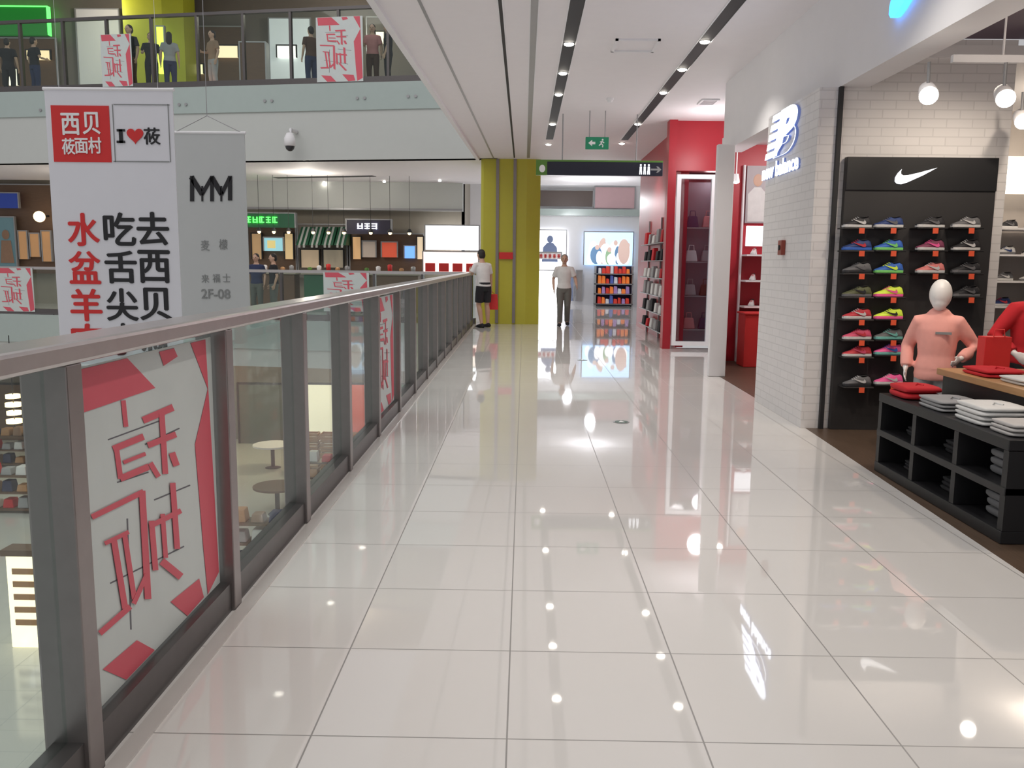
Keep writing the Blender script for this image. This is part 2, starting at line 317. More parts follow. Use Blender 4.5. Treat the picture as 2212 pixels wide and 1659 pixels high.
# ---------------------------------------------------------------- railing of this walkway
t=thing('railing','steel and glass railing along the left edge of the white walkway','railing',(-1.25,9,0))
m=MB(); m.box(-1.32,-1.17,-1.5,20.2,1.165,1.225); m.obj('handrail',m_steel,t,bevel=.012)
m=MB(); m.box(-1.28,-1.195,-1.5,20.2,.0,.12); m.obj('kerb',m_dsteel,t)
YS=[2.21+1.195*k for k in range(-3,15)]
for y in YS:
    m=MB(); m.box(-1.305,-1.18,y-.03,y+.05,.001,1.165); m.obj('post',[m_psteel],t,bevel=.004)
for y in YS[:-1]:
    m=MB(); m.box(-1.25,-1.24,y+.05,y+1.165,.12,1.165); m.obj('glass_panel',m_glass,t)
mb=MB(); mb.box(-1.178,-1.12,-3,20.2,0,.006); struct('trim_6',mb,mat('pale_kerb',(.6,.57,.55),.25))
poster((PXX,Y0,PZ0),(0,1,0),Y1-Y0,PZ1-PZ0,'white poster with red brush lettering on the nearest glass railing panel')
poster((PXX,2.27+1.195*4,PZ0),(0,1,0),1.05,PZ1-PZ0,'red and white poster on a farther glass panel of the walkway railing')
# far railings
def far_rail(label,z,top,u0,u1,sp=1.2):
    t=thing('railing',label,'railing',L((u0+u1)/2,0,z))
    m=MB(); m.obox(A,r,n,u0,u1,-.05,.05,z+top-.07,z+top); m.obj('handrail',m_dsteel if z>1 else m_steel,t)
    m=MB(); m.obox(A,r,n,u0,u1,-.06,.06,z,z+.13); m.obj('kerb',m_dsteel,t)
    m=MB(); m.obox(A,r,n,u0,u1,-.006,.006,z+.13,z+top-.07); m.obj('glass_panel',m_glass,t)
    k=int((u1-u0)/sp)
    for i in range(k+1):
        u=u1-.1-i*sp
        m=MB(); m.obox(A,r,n,u-.03,u+.03,-.045,.045,z+.13,z+top-.07); m.obj('post',m_dsteel,t)
far_rail('dark framed glass railing of the upper floor across the void',5.6,1.72,-21,.2)
far_rail('glass railing across the void on the same level as the walkway',0.001,1.22,-21,-.2)
def at_b(x,y,w=-.07):
    dd=ray(x,y); p=A+n*w; return O+dd*((p-O).dot(n)/dd.dot(n))
def bposter(x0,x1,y0,y1,label):
    a=at_b(x0,y1); b=at_b(x1,y1); c=at_b(x0,y0); poster(a,r,(b-a).length,c.z-a.z,label,None)
bposter(685,785,38,178,'red and white poster on the upper railing beside the ceiling edge')
bposter(222,288,75,188,'narrow red and white poster on the upper railing near the yellow column')
bposter(700,798,588,672,'red and white poster on the opposite same-level railing right of the banners')
bposter(0,76,578,672,'red and white poster on the opposite railing at the left edge')
for i,(bx,by) in enumerate(((95,238),(395,226),(580,218),(780,212),(890,208))):
    p=at_b(bx,by,-.061); m=MB()
    for s in (-.09,.09): m.disc(p+r*s,-n,.035,.03,12)
    m.obj('bolt_pair',m_grey,label=f'pair of round steel bolts on the frosted strip, {ORD[i]} from the left',cat='bolt',group='bolts on the frosted strip')
# ---------------------------------------------------------------- ceiling fittings
def slot(X,w,y0,y1,label,m_,z=ZC):
    t=thing('ceiling_slot',label,'ceiling slot',(X,(y0+y1)/2,z-.008))
    m=MB(); m.box(X-w/2,X+w/2,y0,y1,z-.006,z+.005); m.obj('channel',m_,t)
    m=MB(); m.box(X-w/2-.012,X-w/2,y0,y1,z-.012,z+.005); m.box(X+w/2,X+w/2+.012,y0,y1,z-.012,z+.005); m.obj('edge_trim',m_white,t)
slot(at_z(1080,0,ZC).x,.035,-2,20.2,'thin dark ceiling slot nearest the void',m_dark)
slot(at_z(1155,0,ZC).x,.07,-2,20.2,'grey ceiling slot beside the thin dark one',m_grey)
TX1,TX2=at_z(1248,0,ZC).x,at_z(1594,0,ZC).x
slot(TX1,.14,-2,17.2,'wide black lamp slot in the middle of the ceiling',m_dark); slot(TX2,.14,-2,17.2,'wide black lamp slot on the shop side of the ceiling',m_dark)
def downlight(p,label,group,rr=.05,hz=.03):
    t=thing('ceiling_lamp',label,'lamp',p,0,group)
    m=MB(); m.disc(p,(0,0,1),rr+.008,.02,18); m.obj('rim',m_dark,t)
    m=MB(); m.ell(p-UP*.001,rr,rr,hz,16,10); m.obj('lens',e_lamp,t,smooth=True)
for nm,X,px,ys in (('middle',TX1,(1245,1180),(95,158,204,268,312)),('shop side',TX2,(1590,1318),(90,150,200,268,310))):
    for i,y in enumerate(ys):
        p=at_z(px[0]+(px[1]-px[0])*y/345,y,ZC-.01); p.x=X; downlight(p,f'round lit lamp in the {nm} ceiling slot, {ORD[i]} from the camera','lamps in the black ceiling slots',.055,.022)
        if i%2==0: light('SPOT',p-UP*.06,58,(1,.94,.86),.045,spot_size=2.0,spot_blend=.6)
    for i,y in enumerate((1.2,3.4,5.6)):
        light('SPOT',(X,y,ZC-.06),50,(1,.95,.88),.045,spot_size=2.0,spot_blend=.6)
g0,g1=at_z(1320,108,ZC),at_z(1430,80,ZC)
def vent(x0,x1,y0,y1,label):
    t=thing('ceiling_vent',label,'vent',((x0+x1)/2,(y0+y1)/2,ZC-.02))
    m=MB(); 
    for q in ((x0,x1,y0,y0+.03),(x0,x1,y1-.03,y1),(x0,x0+.03,y0+.03,y1-.03),(x1-.03,x1,y0+.03,y1-.03)): m.box(*q,ZC-.02,ZC)
    m.obj('frame',m_white,t); m=MB(); k=int((y1-y0-.06)/.045)
    for i in range(k): m.box(x0+.03,x1-.03,y0+.04+i*.045,y0+.065+i*.045,ZC-.014,ZC)
    m.obj('slats',mat('vent_grey',(.5,.48,.5),.5),t)
vent(g0.x,g1.x,g0.y,g1.y+.1,'square white air vent in the ceiling between the black slots')
v=at_z(1530,219,ZC); vent(v.x-.13,v.x+.13,v.y-.2,v.y+.2,'small air vent in the ceiling above the white column')
v=at_z(1318,212,ZC); t=thing('smoke_detector','small round smoke detector on the ceiling above the green exit sign','detector',v-UP*.06)
m=MB(); m.disc(v-UP*.03,(0,0,1),.055,.03); m.obj('base',m_white,t); m=MB(); m.disc(v-UP*.06,(0,0,1),.03,.03,20,.045); m.obj('head',m_white,t)
p,q=at_z(595,384,ZC),at_z(808,380,ZC); m=strip(p,q,.28,ZC-.01,ZC+.01,None); m.obj('ceiling_slot',m_dark,label='long dark slot in the ceiling under the opposite upper floor',cat='ceiling slot')
# exit sign
YX=14.0; X0,X1,Z0,Z1=pr(1265,296,1315,322,YX); t=thing('exit_sign','small green exit sign hanging from the ceiling','exit sign',((X0+X1)/2,YX,Z0))
m=MB(); m.box(X0,X1,YX,YX+.05,Z0,Z1); ep=m.obj('panel',e_exit,t,bevel=.006)
xc=(X0+X1)/2; zc=(Z0+Z1)/2; hh=Z1-Z0
m=MB(); q=[(-.11,.0),(-.05,.05),(-.05,.02),(.0,.02),(.0,-.02),(-.05,-.02),(-.05,-.05)]; m.prism([(xc+a-.03,YX-.004,zc+b) for a,b in q],(0,.004,0)); m.obj('arrow',m_inkw,ep)
m=MB(); m.ell((xc+.085,YX-.003,zc+.05),.015,.003,.015); 
for a,b in (((.08,.03),(.06,-.01)),((.06,-.01),(.09,-.03)),((.09,-.03),(.085,-.065)),((.06,-.01),(.03,-.04)),((.08,.025),(.11,.0)),((.08,.025),(.045,.015))): m.tube([(xc+a[0],YX-.002,zc+a[1]),(xc+b[0],YX-.002,zc+b[1])],.009,6)
m.obj('running_figure',m_inkw,ep)
for x in (X0+.06,X1-.06):
    m=MB(); m.tube([(x,YX+.025,Z1),(x,YX+.025,ZC)],.008,8); m.obj('rod',m_grey,t)
# direction sign
YX=14.3; X0,X1,Z0,Z1=pr(1158,346,1432,379,YX); t=thing('direction_sign','long navy direction sign with a green edge hanging across the walkway','sign',((X0+X1)/2,YX,Z0))
m=MB(); m.box(X0+.18,X1,YX,YX+.08,Z0,Z1-.028); nb=m.obj('board',m_navy,t,bevel=.004)
m=MB(); m.box(X0,X1,YX,YX+.09,Z1-.028,Z1); m.obj('top_edge',m_lime,t)
m=MB(); m.box(X0,X0+.18,YX,YX+.08,Z0,Z1-.028); m.obj('end_panel',m_lime,t)
zc=(Z0+Z1)/2-.02
m=MB(); c=(X0+.10,YX-.002,zc); m.ell(c,.05,.003,.06); m.obj('end_symbol',m_inkw,t)
for i in range(3):
    m=MB(); x=X1-.36+i*.065
    m.ell((x,YX-.003,zc+.07),.016,.003,.016); m.tube([(x,YX-.003,zc+.045),(x,YX-.003,zc-.02)],.018,6); m.tube([(x-.012,YX-.003,zc-.02),(x-.014,YX-.003,zc-.08)],.009,6); m.tube([(x+.012,YX-.003,zc-.02),(x+.014,YX-.003,zc-.08)],.009,6)
    m.obj('pictogram',e_white2,nb)
m=MB(); q=[(-.1,.014),(.02,.014),(-.01,.05),(.02,.05),(.075,0),(.02,-.05),(-.01,-.05),(.02,-.014),(-.1,-.014)]; m.prism([(X1-.1+a,YX-.004,zc+b) for a,b in q],(0,.004,0)); m.obj('arrow',m_inkg,nb)
for px in (1215,1375):
    x=at_y(px,340,YX).x; m=MB(); m.tube([(x,YX+.04,Z1),(x,YX+.04,ZC)],.01,8); m.obj('rod',m_grey,t)
# floor exit marks
for (x,y,l) in ((1342,912,'nearer green floor marker set in the white tiles'),(1258,778,'farther green floor marker set in the white tiles')):
    p=at_z(x,y,0); t=thing('floor_marker',l,'floor marker',p)
    m=MB(); m.disc(p,(0,0,1),.075,.004,24); m.obj('ring',m_grey,t); m=MB(); m.disc(p+UP*.004,(0,0,1),.06,.002,24); m.obj('disc',mat('floor_green',(.02,.10,.05),.3),t)
    m=MB(); m.prism([(p.x-.03,p.y-.03,.0062),(p.x+.03,p.y-.03,.0062),(p.x,p.y+.04,.0062)],(0,0,.001)); m.obj('arrow',m_inkw,t)
# ---------------------------------------------------------------- banners
def banner(name,label,px,Y,mt,th=.008):
    (x0,y0),(x1,y1),yb=px; a=at_y(x0,y0,Y); b=at_y(x1,y1,Y); zb=at_y((x0+x1)/2,yb,Y).z; zt=(a.z+b.z)/2
    t=thing(name,label,'banner',((a.x+b.x)/2,Y,zb)); m=MB(); m.box(a.x,b.x,Y,Y+th,zb,zt); cl=m.obj('cloth',mt,t)
    m=MB(); m.tube([(a.x-.01,Y+.004,zt),(b.x+.01,Y+.004,zt)],.012,8); m.obj('top_bar',m_white,t)
    m=MB(); m.tube([(a.x-.005,Y+.004,zb),(b.x+.005,Y+.004,zb)],.012,8); m.obj('bottom_bar',m_white,t)
    return t,a.x,b.x,zb,zt,cl
YB=6.0; t,bx0,bx1,bz0,bz1,cl=banner('hanging_banner','white hanging banner with red and black lettering beyond the railing',((95,190),(372,195),790),YB,m_banner)
for x in (bx0+.1,bx1-.1):
    m=MB(); m.tube([(x,YB+.004,bz1),(x,YB+.004,9.3)],.0012,5); m.obj('cord',m_white,t)
yf=YB-.003
def bt(nm,ch,x,y,w,h,m_,t=None,Y=yf,fat=.02): p=at_y(x,y,Y); k=Y/F; return text(nm,ch,m_,p,RX,UP,w*k,h*k,t or cl,.003,0,fat=fat)
X0,X1,Z0,Z1=pr(113,228,238,350,yf); m=MB(); m.box(X0,X1,yf-.001,yf+.002,Z0,Z1); m.obj('red_square',m_inkr,cl)
yf2=yf-.004
for ch,x,y,w,h in (('西',152,268,38,44),('贝',197,266,36,44),('莜',148,316,27,33),('面',176,315,27,31),('村',205,314,27,33)): bt('lettering',ch,x,y,w,h,m_inkw,None,yf2,.022)
def pbox(qs,nm,mt,par,Y=yf):
    m=MB()
    for q in qs:
        X0,X1,Z0,Z1=pr(*q,Y); m.box(X0,X1,Y-.001,Y+.002,Z0,Z1)
    return m.obj(nm,mt,par)
pbox(((245,225,366,227),(245,348,366,350),(245,225,246.5,350),(364.5,225,366,350)),'thin_frame',m_inkg,cl)
pbox(((257,279,265,309),(252,279,270,284),(252,304,270,309)),'lettering',m_ink,cl,yf-.002)
bt('lettering','莜',328,294,34,34,m_ink)
p=at_y(292,292,yf); m=MB(); hp=[]
for i in range(28):
    a=2*PI*i/28; hp.append((p.x+.0036*16*math.sin(a)**3,yf,p.z+.0036*(13*math.cos(a)-5*math.cos(2*a)-2*math.cos(3*a)-math.cos(4*a))))
m.prism(hp,(0,-.003,0)); m.obj('heart',m_inkr,cl)
for col,chs,m_ in ((0,'水盆羊肉',m_inkr),(1,'吃舌尖小',m_ink),(2,'去西贝就',m_ink)):
    for k,ch in enumerate(chs):
        bt('lettering',ch,(180,258,330)[col]+k*3,(496,578,659,734)[k]-col*1,66,68,m_,None,yf,.026)
YB2=7.5; t2,cx0,cx1,cz0,cz1,cl2=banner('hanging_banner','grey hanging banner with a black double peak emblem behind the white banner',((372,288),(528,285),690),YB2,m_banner2)
ap=at_y(447,250,YB2); 
m=MB(); m.tube([(cx0+.02,YB2,cz1),tuple(ap),(cx1-.02,YB2,cz1)],.004,5); m.tube([tuple(ap),(ap.x,YB2,9.3)],.003,5); m.obj('cord',m_grey,t2)
yg=YB2-.003
m=MB()
def pxl(pts,w):
    for i,(a,b) in enumerate(zip(pts,pts[1:])):
        o=.0004*(i%3); m.prism([at_y(x,y,yg-o) for x,y in seg(a,b,w)],(0,-.003,0))
pxl([(415,380),(415,435)],9); pxl([(413,382),(437,420)],11); pxl([(436,421),(458,382)],8); pxl([(458,380),(458,435)],8); pxl([(457,382),(479,420)],11); pxl([(478,421),(497,382)],8); pxl([(497,380),(497,433)],9); pxl([(437,402),(437,435)],4); pxl([(478,402),(478,435)],4)
m.obj('emblem',m_ink,cl2)
for ch,x,y,w,h in (('麦',443,530,18,22),('檬',482,528,18,22),('来',443,602,16,18),('福',467,601,16,18),('士',489,600,16,18)): bt('lettering',ch,x,y,w,h,m_inkg,cl2,yg,.0)
bt('lettering','2F-08',466,635,62,20,m_inkg,cl2,yg,.015)
# camera dome on the opposite fascia
p=at_b(640,285,-.03); t=thing('security_camera','white dome security camera on the opposite white fascia','camera',p-UP*.5)
m=MB(); m.tube([p,p-n*.3,p-n*.38-UP*.1],.05,10); m.obj('arm',m_white,t,smooth=True)
m=MB(); c=p-n*.38; m.loft([(c-UP*.08,RX*.07,V((0,.07,0))),(c-UP*.2,RX*.13,V((0,.13,0))),(c-UP*.38,RX*.13,V((0,.13,0)))],18); hs_=m.obj('housing',m_white,t,smooth=True)
m=MB(); m.ell(c-UP*.38,.11,.11,.12); m.obj('dome',mat('dome_black',(.03,.03,.035),.15),hs_,smooth=True)
# ---------------------------------------------------------------- people
def hand(mb,w,dr,nv,side,curl=.5,sc=1):
    dr=V(dr).normalized(); nv=V(nv); nv=(nv-dr*nv.dot(dr)).normalized(); sv=dr.cross(nv)*side
    if sv.y<-.2 : sv=-sv
    mb.loft([(w-dr*.02,sv*.024*sc,nv*.02*sc),(w+dr*.025*sc,sv*.034*sc,nv*.017*sc),(w+dr*.075*sc,sv*.041*sc,nv*.014*sc),(w+dr*.09*sc,sv*.038*sc,nv*.011*sc)],12)
    for k,ln in ((-1.5,.058),(-.5,.07),(.5,.076),(1.5,.068)):
        b=w+dr*.08*sc+sv*.0215*k*sc; e=b+dr*ln*.5*sc+nv*.008*curl*sc; f=e+(dr*(1-.5*curl)+nv*.7*curl).normalized()*ln*.5*sc
        mb.tube([b,e,f],[.0095*sc,.009*sc,.0075*sc],8)
    b=w+dr*.025*sc+sv*.03*sc; mb.tube([b,b+dr*.035*sc+sv*.022*sc+nv*.008,b+dr*.065*sc+sv*.027*sc+nv*.015],[.013*sc,.0105*sc,.008*sc],8)
def person(label,loc,rz,Ht=1.7,P={},skin=m_skin,shirt=c_white,pants=c_black,shoe=c_black,hair=m_hair,sleeve='short',leg='long',lean=(0,0),group=None,face=True,longhair=False,name='person',cat='person',headk=1,hood=False,vox=.009,headshift=(0,0),bulk=0):
    k=Ht/1.7; J=dict(eR=(.235,-.03,1.12),wR=(.245,.05,.88),eL=(-.235,-.03,1.12),wL=(-.245,.05,.88),kR=(.10,.02,.49),aR=(.10,-.02,.085),kL=(-.10,.02,.49),aL=(-.10,-.02,.085)); J.update(P); J={a:V(b) for a,b in J.items()}
    def ln(p): p=V(p); q=max(0,(p.z-.95)/.45); return p+V((lean[0]*q,lean[1]*q,-.12*q*(lean[0]**2+lean[1]**2)))
    t=thing(name,label,cat,loc,rz,group)
    TR=[(.83,.125,.10),(.92,.162,.115),(1.04,.138,.095),(1.18,.152,.108),(1.30,.166,.108),(1.38,.155,.085),(1.425,.09,.066),(1.46,.056,.056),(1.53,.052,.054)]
    hs=V((headshift[0],headshift[1],0)); 
    def hd(p): p=V(p); c=V((0,.0,1.50)); return ln((0,0,1.50))+(p-c)*headk+hs
    def body(m,off=0,z0=0,z1=9):
        m.loft([(ln((0,0,z)),V((a+off,0,0)),V((0,b+off,0))) for z,a,b in TR if z0<=z<=z1],18)
    m=MB(); body(m)
    for s,c in ((1,'R'),(-1,'L')):
        sh=ln((.165*s,0,1.375)); e,w=J['e'+c],J['w'+c]
        m.tube([ln((.10*s,0,1.37)),sh,sh.lerp(e,.5),e,e.lerp(w,.35),w],[.06,.054,.046,.038,.037,.026],12)
        hand(m,w,w-e,(-s,.15,0),s)
        kn,an=J['k'+c],J['a'+c]; hp=V((.085*s,0,.90)); 
        m.tube([hp+V((0,0,.04)),hp.lerp(kn,.35),kn,kn.lerp(an,.3)+V((0,-.015,0)),an],[.09,.082,.054,.056,.036],12)
        m.loft([(an+V((0,-.05,-.035)),V((.035,0,0)),V((0,0,.038))),(an+V((0,.02,-.02)),V((.038,0,0)),V((0,0,.05))),(an+V((.01*s,.11,-.05)),V((.045,0,0)),V((0,0,.028))),(an+V((.012*s,.17,-.06)),V((.035,0,0)),V((0,0,.018)))],10)
    m.ell(hd((0,.015,1.605)),.076*headk,.094*headk,.108*headk,18,14); m.ell(hd((0,.04,1.545)),.054*headk,.058*headk,.055*headk)
    if face:
        m.tube([hd((0,.10,1.615)),hd((0,.124,1.578))],[.010,.016],8)
        for s in (1,-1): m.ell(hd((.077*s,.005,1.59)),.012,.024,.034)
    bo=m.obj('body',skin,t,vox=vox,local=True,k=k)
    if face:
        for s in (1,-1):
            m=MB(); m.ell(hd((.031*s,.098,1.607)),.014,.008,.008); m.obj('eye',m_ink,bo,local=True,k=k)
        m=MB(); m.ell(hd((0,.101,1.543)),.024,.007,.007); m.obj('mouth',m_lip,bo,local=True,k=k)
    if hair:
        m=MB(); m.ell(hd((0,-.008,1.637)),.083*headk,.097*headk,.088*headk,18,12); m.ell(hd((0,-.04,1.59)),.081*headk,.066*headk,.09*headk,18,12)
        if longhair: m.loft([(hd((0,-.05,1.62)),V((.078,0,0)),V((0,.055,0))),(hd((0,-.075,1.45)),V((.085,0,0)),V((0,.04,0))),(hd((0,-.09,1.32)),V((.05,0,0)),V((0,.02,0)))],12)
        m.obj('hair',hair,t,vox=.01,local=True,k=k)
    m=MB(); body(m,.016+bulk,0,1.43)
    bk=1+bulk*9
    for s,c in ((1,'R'),(-1,'L')):
        sh=ln((.165*s,0,1.375)); e,w=J['e'+c],J['w'+c]
        if sleeve=='short': m.tube([ln((.10*s,0,1.37)),sh,sh.lerp(e,.75)],[.07,.068,.066],12)
        else: m.tube([ln((.10*s,0,1.37)),sh,sh.lerp(e,.5),e,e.lerp(w,.5),e.lerp(w,.9)],[.07*bk,.068*bk,.064*bk,.058*bk,.055*bk,.046*bk],12)
    if hood: m.loft([(ln((0,.02,1.42)),V((.085,0,0)),V((0,.08,0))),(ln((0,-.03,1.45)),V((.115,0,0)),V((0,.105,.03))),(ln((0,-.05,1.49)),V((.08,0,0)),V((0,.07,.03)))],14)
    if hood: m.loft([(V((0,0,.80)),V((.185,0,0)),V((0,.14,0))),(V((0,0,.86)),V((.192,0,0)),V((0,.148,0))),(V((0,0,.98)),V((.175,0,0)),V((0,.13,0)))],18)
    to=m.obj('top',shirt,t,vox=.012,local=True,k=k)
    if hood:
        p=ln((-.06,.125+bulk,1.27)); m=MB(); m.box(p.x-.07,p.x+.07,p.y-.012,p.y+.006,p.z-.012,p.z+.012); m.obj('printed_stripe',m_inkg,to,local=True,k=k)
    m=MB(); m.loft([(V((0,0,z)),V((a,0,0)),V((0,b,0))) for z,a,b in ((.80,.12,.11),(.90,.178,.13),(1.0,.158,.115))],18)
    for s,c in ((1,'R'),(-1,'L')):
        kn,an=J['k'+c],J['a'+c]; hp=V((.085*s,0,.90))
        if leg=='long': m.tube([hp,hp.lerp(kn,.35),kn,kn.lerp(an,.4),an+V((0,-.01,.0))],[.1,.098,.074,.07,.064],12)
        else: m.tube([hp,hp.lerp(kn,.4),hp.lerp(kn,.85)],[.1,.1,.09],12)
    m.obj('trousers' if leg=='long' else 'shorts',pants,t,vox=.012,local=True,k=k)
    for s,c in ((1,'R'),(-1,'L')):
        an=J['a'+c]; m=MB()
        m.loft([(an+V((0,-.075,-.04)),V((.036,0,0)),V((0,0,.04))),(an+V((0,-.02,-.03)),V((.044,0,0)),V((0,0,.052))),(an+V((.006*s,.05,-.04)),V((.047,0,0)),V((0,0,.045))),(an+V((.01*s,.13,-.052)),V((.05,0,0)),V((0,0,.032))),(an+V((.012*s,.19,-.062)),V((.036,0,0)),V((0,0,.02)))],12)
        m.obj('shoe',shoe,t,smooth=True,local=True,k=k)
    return t
pa=person('person in a white T-shirt and black shorts leaning on the railing by the olive pillar',(-.90,19.3,0),math.radians(35),1.72,dict(eR=(.25,.10,1.12),wR=(.26,.10,.87),eL=(-.26,.12,1.16),wL=(-.20,.25,1.25),kL=(-.10,.05,.49),aL=(-.11,-.1,.085)),leg='short',lean=(0,.07),headshift=(0,.03))
hp=wm(pa)@V((.265,.115,.79)); bx=hp.x+.03; by=hp.y-.02
t=thing('shopping_bag','red shopping bag held by the person at the railing','bag',(bx,by,hp.z-.40))
m=MB(); m.hexa([(bx-.14,by-.06,hp.z-.40),(bx+.14,by-.06,hp.z-.40),(bx+.14,by+.06,hp.z-.40),(bx-.14,by+.06,hp.z-.40),(bx-.12,by-.04,hp.z-.05),(bx+.12,by-.04,hp.z-.05),(bx+.12,by+.04,hp.z-.05),(bx-.12,by+.04,hp.z-.05)]); m.obj('body',m_red2,t,bevel=.01)
m=MB(); m.tube([(bx-.07,by,hp.z-.05),(bx-.05,by,hp.z+.01),(bx-.02,by,hp.z+.02),(bx+.06,by,hp.z-.05)],.006,6); m.obj('handle',m_red2,t)
person('grey haired person in a white shirt and grey trousers walking towards the camera',(.93,20.0,0),math.radians(178),1.64,dict(eR=(.26,-.08,1.12),wR=(.24,.02,.88),eL=(-.27,.0,1.13),wL=(-.30,.16,.98),kR=(.09,.12,.5),aR=(.09,.12,.085),kL=(-.09,.03,.49),aL=(-.09,-.16,.10)),hair=m_hairg,pants=c_grey)
UPP=[(15,95,c_black,c_black,10,'person in black standing at the far left of the upper railing'),(72,95,c_black,c_navy,-30,'person in black with navy trousers second from the left on the upper floor'),(278,55,c_black,c_brown,160,'tall person in black in front of the narrow poster on the upper floor'),(325,88,c_black,c_black,200,'person in black left of the yellow column on the upper floor'),(365,85,c_lgrey,c_navy,20,'person in light grey beside the yellow column on the upper floor'),(458,68,c_tan,c_lgrey,140,'person in a tan top leaning at the upper railing'),(672,110,c_brown,c_navy,40,'person in brown left of the large upper poster'),(805,112,c_pink,c_brown,180,'person in pink right of the large upper poster'),(838,75,c_black,c_black,90,'person in black on the upper floor next to the ceiling edge')]
for i,(x,y,s,pn,rz,l) in enumerate(UPP):
    p=at_b(x,y,.75); person(l,(p.x,p.y,5.6),math.radians(rz),max(1.5,min(1.8,p.z-5.6)),dict(wR=(.2,.22,1.12),eR=(.24,.02,1.13)) if i%2 else {},shirt=s,pants=pn,vox=.012,longhair=i in(4,7))
for x,l,s in ((553,'left of two people with dark hair behind the opposite railing, in navy',c_navy),(590,'right of two people with dark hair behind the opposite railing, in black',c_black)):
    p=at_b(x,550,.6); person(l,(p.x,p.y,0),math.radians(170 if x<570 else 120),1.6,{},shirt=s,pants=c_grey,vox=.012)
# ---------------------------------------------------------------- sports shop on the right
YN=7.55; X0,X1,Z0,Z1=pr(1812,340,2132,912,YN); Z0=.002
sw=thing('shoe_wall','black display wall for sports shoes with a white swoosh on top','display wall',((X0+X1)/2,YN,0))
m=MB(); m.box(X0,X1,YN,YN+.06,Z0,Z1); m.obj('panel',m_bpanel,sw)
hz=at_y(1970,412,YN).z; m=MB(); m.box(X0,X1,YN-.015,YN,hz,Z1); hdr=m.obj('header',m_black,sw,bevel=.003)
SW=[(1,.40),(.6,.28),(.38,.225),(.29,.22),(.24,.25),(.235,.31),(.25,.36),(.17,.27),(.12,.17),(.12,.08),(.17,.03),(.26,.02),(.38,.06),(.7,.22)]
def swoosh(o,right,w,m_,parent,d=.008,nm='swoosh'):
    right=V(right); nn=right.cross(UP); m=MB(); m.prism([V(o)+right*((a-.12)/.88*w)+UP*((b-.02)/.38*w*.40) for a,b in SW],nn*d); return m.obj(nm,m_,parent)
p=at_y(1932,398,YN-.015); swoosh(p,RX,at_y(2020,390,YN).x-p.x,e_white2,hdr)
def make_shoe(up,sole,acc,label,group,sc=.93):
    t=thing('sports_shoe',label,'shoe',(0,0,0),0,group)
    prof=[(0,.026,.05,.028),(.012,.032,.085,.034),(.04,.034,.10,.037),(.085,.034,.088,.037),(.12,.037,.098,.040),(.15,.041,.08,.044),(.19,.044,.06,.048),(.23,.042,.046,.046),(.258,.03,.036,.034),(.268,.016,.028,.018)]
    m=MB(); R=[]
    for x,w,h,ws in prof:
        ring=[]
        for i in range(14):
            a=PI*i/13; ring.append(m.bm.verts.new((.135-x,w*math.cos(a)*(1 if abs(math.cos(a))>.3 else .9),.018+(h-.018)*max(0,math.sin(a))**.7)))
        R.append(ring)
    for a,b in zip(R,R[1:]):
        for i in range(13): m.face([a[i],a[i+1],b[i+1],b[i]])
        m.face([a[13],a[0],b[0],b[13]])
    m.face(R[0]); m.face(R[-1][::-1]); uo=m.obj('upper',up,t,smooth=True,local=True,k=sc)
    m=MB(); top=[(.135-x,ws) for x,w,h,ws in prof]; out=[(x,w) for x,w in top]+[(x,-w) for x,w in top[::-1]]
    m.prism([(x,w,0.001) for x,w in out],(0,0,.026)); m.obj('sole',sole,t,local=True,bevel=.004,k=sc)
    m=MB(); m.loft([(V((.07,0,.093)),V((.042,0,.004)),V((0,.024,0))),(V((.07,0,.1015)),V((.044,0,.004)),V((0,.026,0)))],14); m.obj('collar',m_ink,uo,local=True,smooth=True,k=sc)
    m=MB()
    for i in range(4): x=.008-.017*i; z=.098-.0095*i; m.tube([(x,-.022,z-.012),(x-.004,0,z),(x,.022,z-.012)],.0028,5)
    m.obj('laces',acc,uo,local=True,k=sc)
    m=MB(); m.prism([(.07-.13*((a-.12)/.88),-.0405,.03+.045*((b-.02)/.38)) for a,b in SW],(0,-.004,0))
    m.obj('side_stripe',acc,uo,local=True,k=sc); return t
def sm(n,c,e=0): return mat('shoe_'+n,c,.6,emit=e,var=.08,scale=40)
SC=dict(black=sm('black',(.03,.03,.035)),white=sm('white',(.70,.70,.70)),navy=sm('navy',(.03,.06,.2)),gray=sm('grey',(.16,.16,.17)),olive=sm('olive',(.12,.13,.06)),red=sm('red',(.62,.05,.07)),pinkred=sm('rose',(.75,.10,.2)),blue=sm('blue',(.05,.16,.6)),green=sm('green',(.25,.75,.2)),yellow=sm('neon_yellow',(.72,.9,.08),.12),pink=sm('pink',(.9,.12,.35),.08),teal=sm('teal',(.2,.55,.5)),coral=sm('coral',(.8,.25,.24)),maroon=sm('maroon',(.25,.06,.12)))
cols=[(1850,['black white white','navy blue red','gray black gray','olive gray black','red white white','pinkred white red','red white pinkred','gray black white']),(1918,['navy white gray','blue green green','blue green yellow','yellow pink pink','yellow pink black','gray teal teal','pink teal blue','pink white white']),(2008,['black white gray','maroon white pink','coral white white']),(2085,['gray white white','black white white','black gray gray','black gray gray'])]
ROWY=[492,541,590,641,689,733,770,834]
tagm=mat('tag_red',(.75,.10,.04),.5,emit=.1)
words={'gray':'grey','pinkred':'rose red','yellow':'neon yellow'}
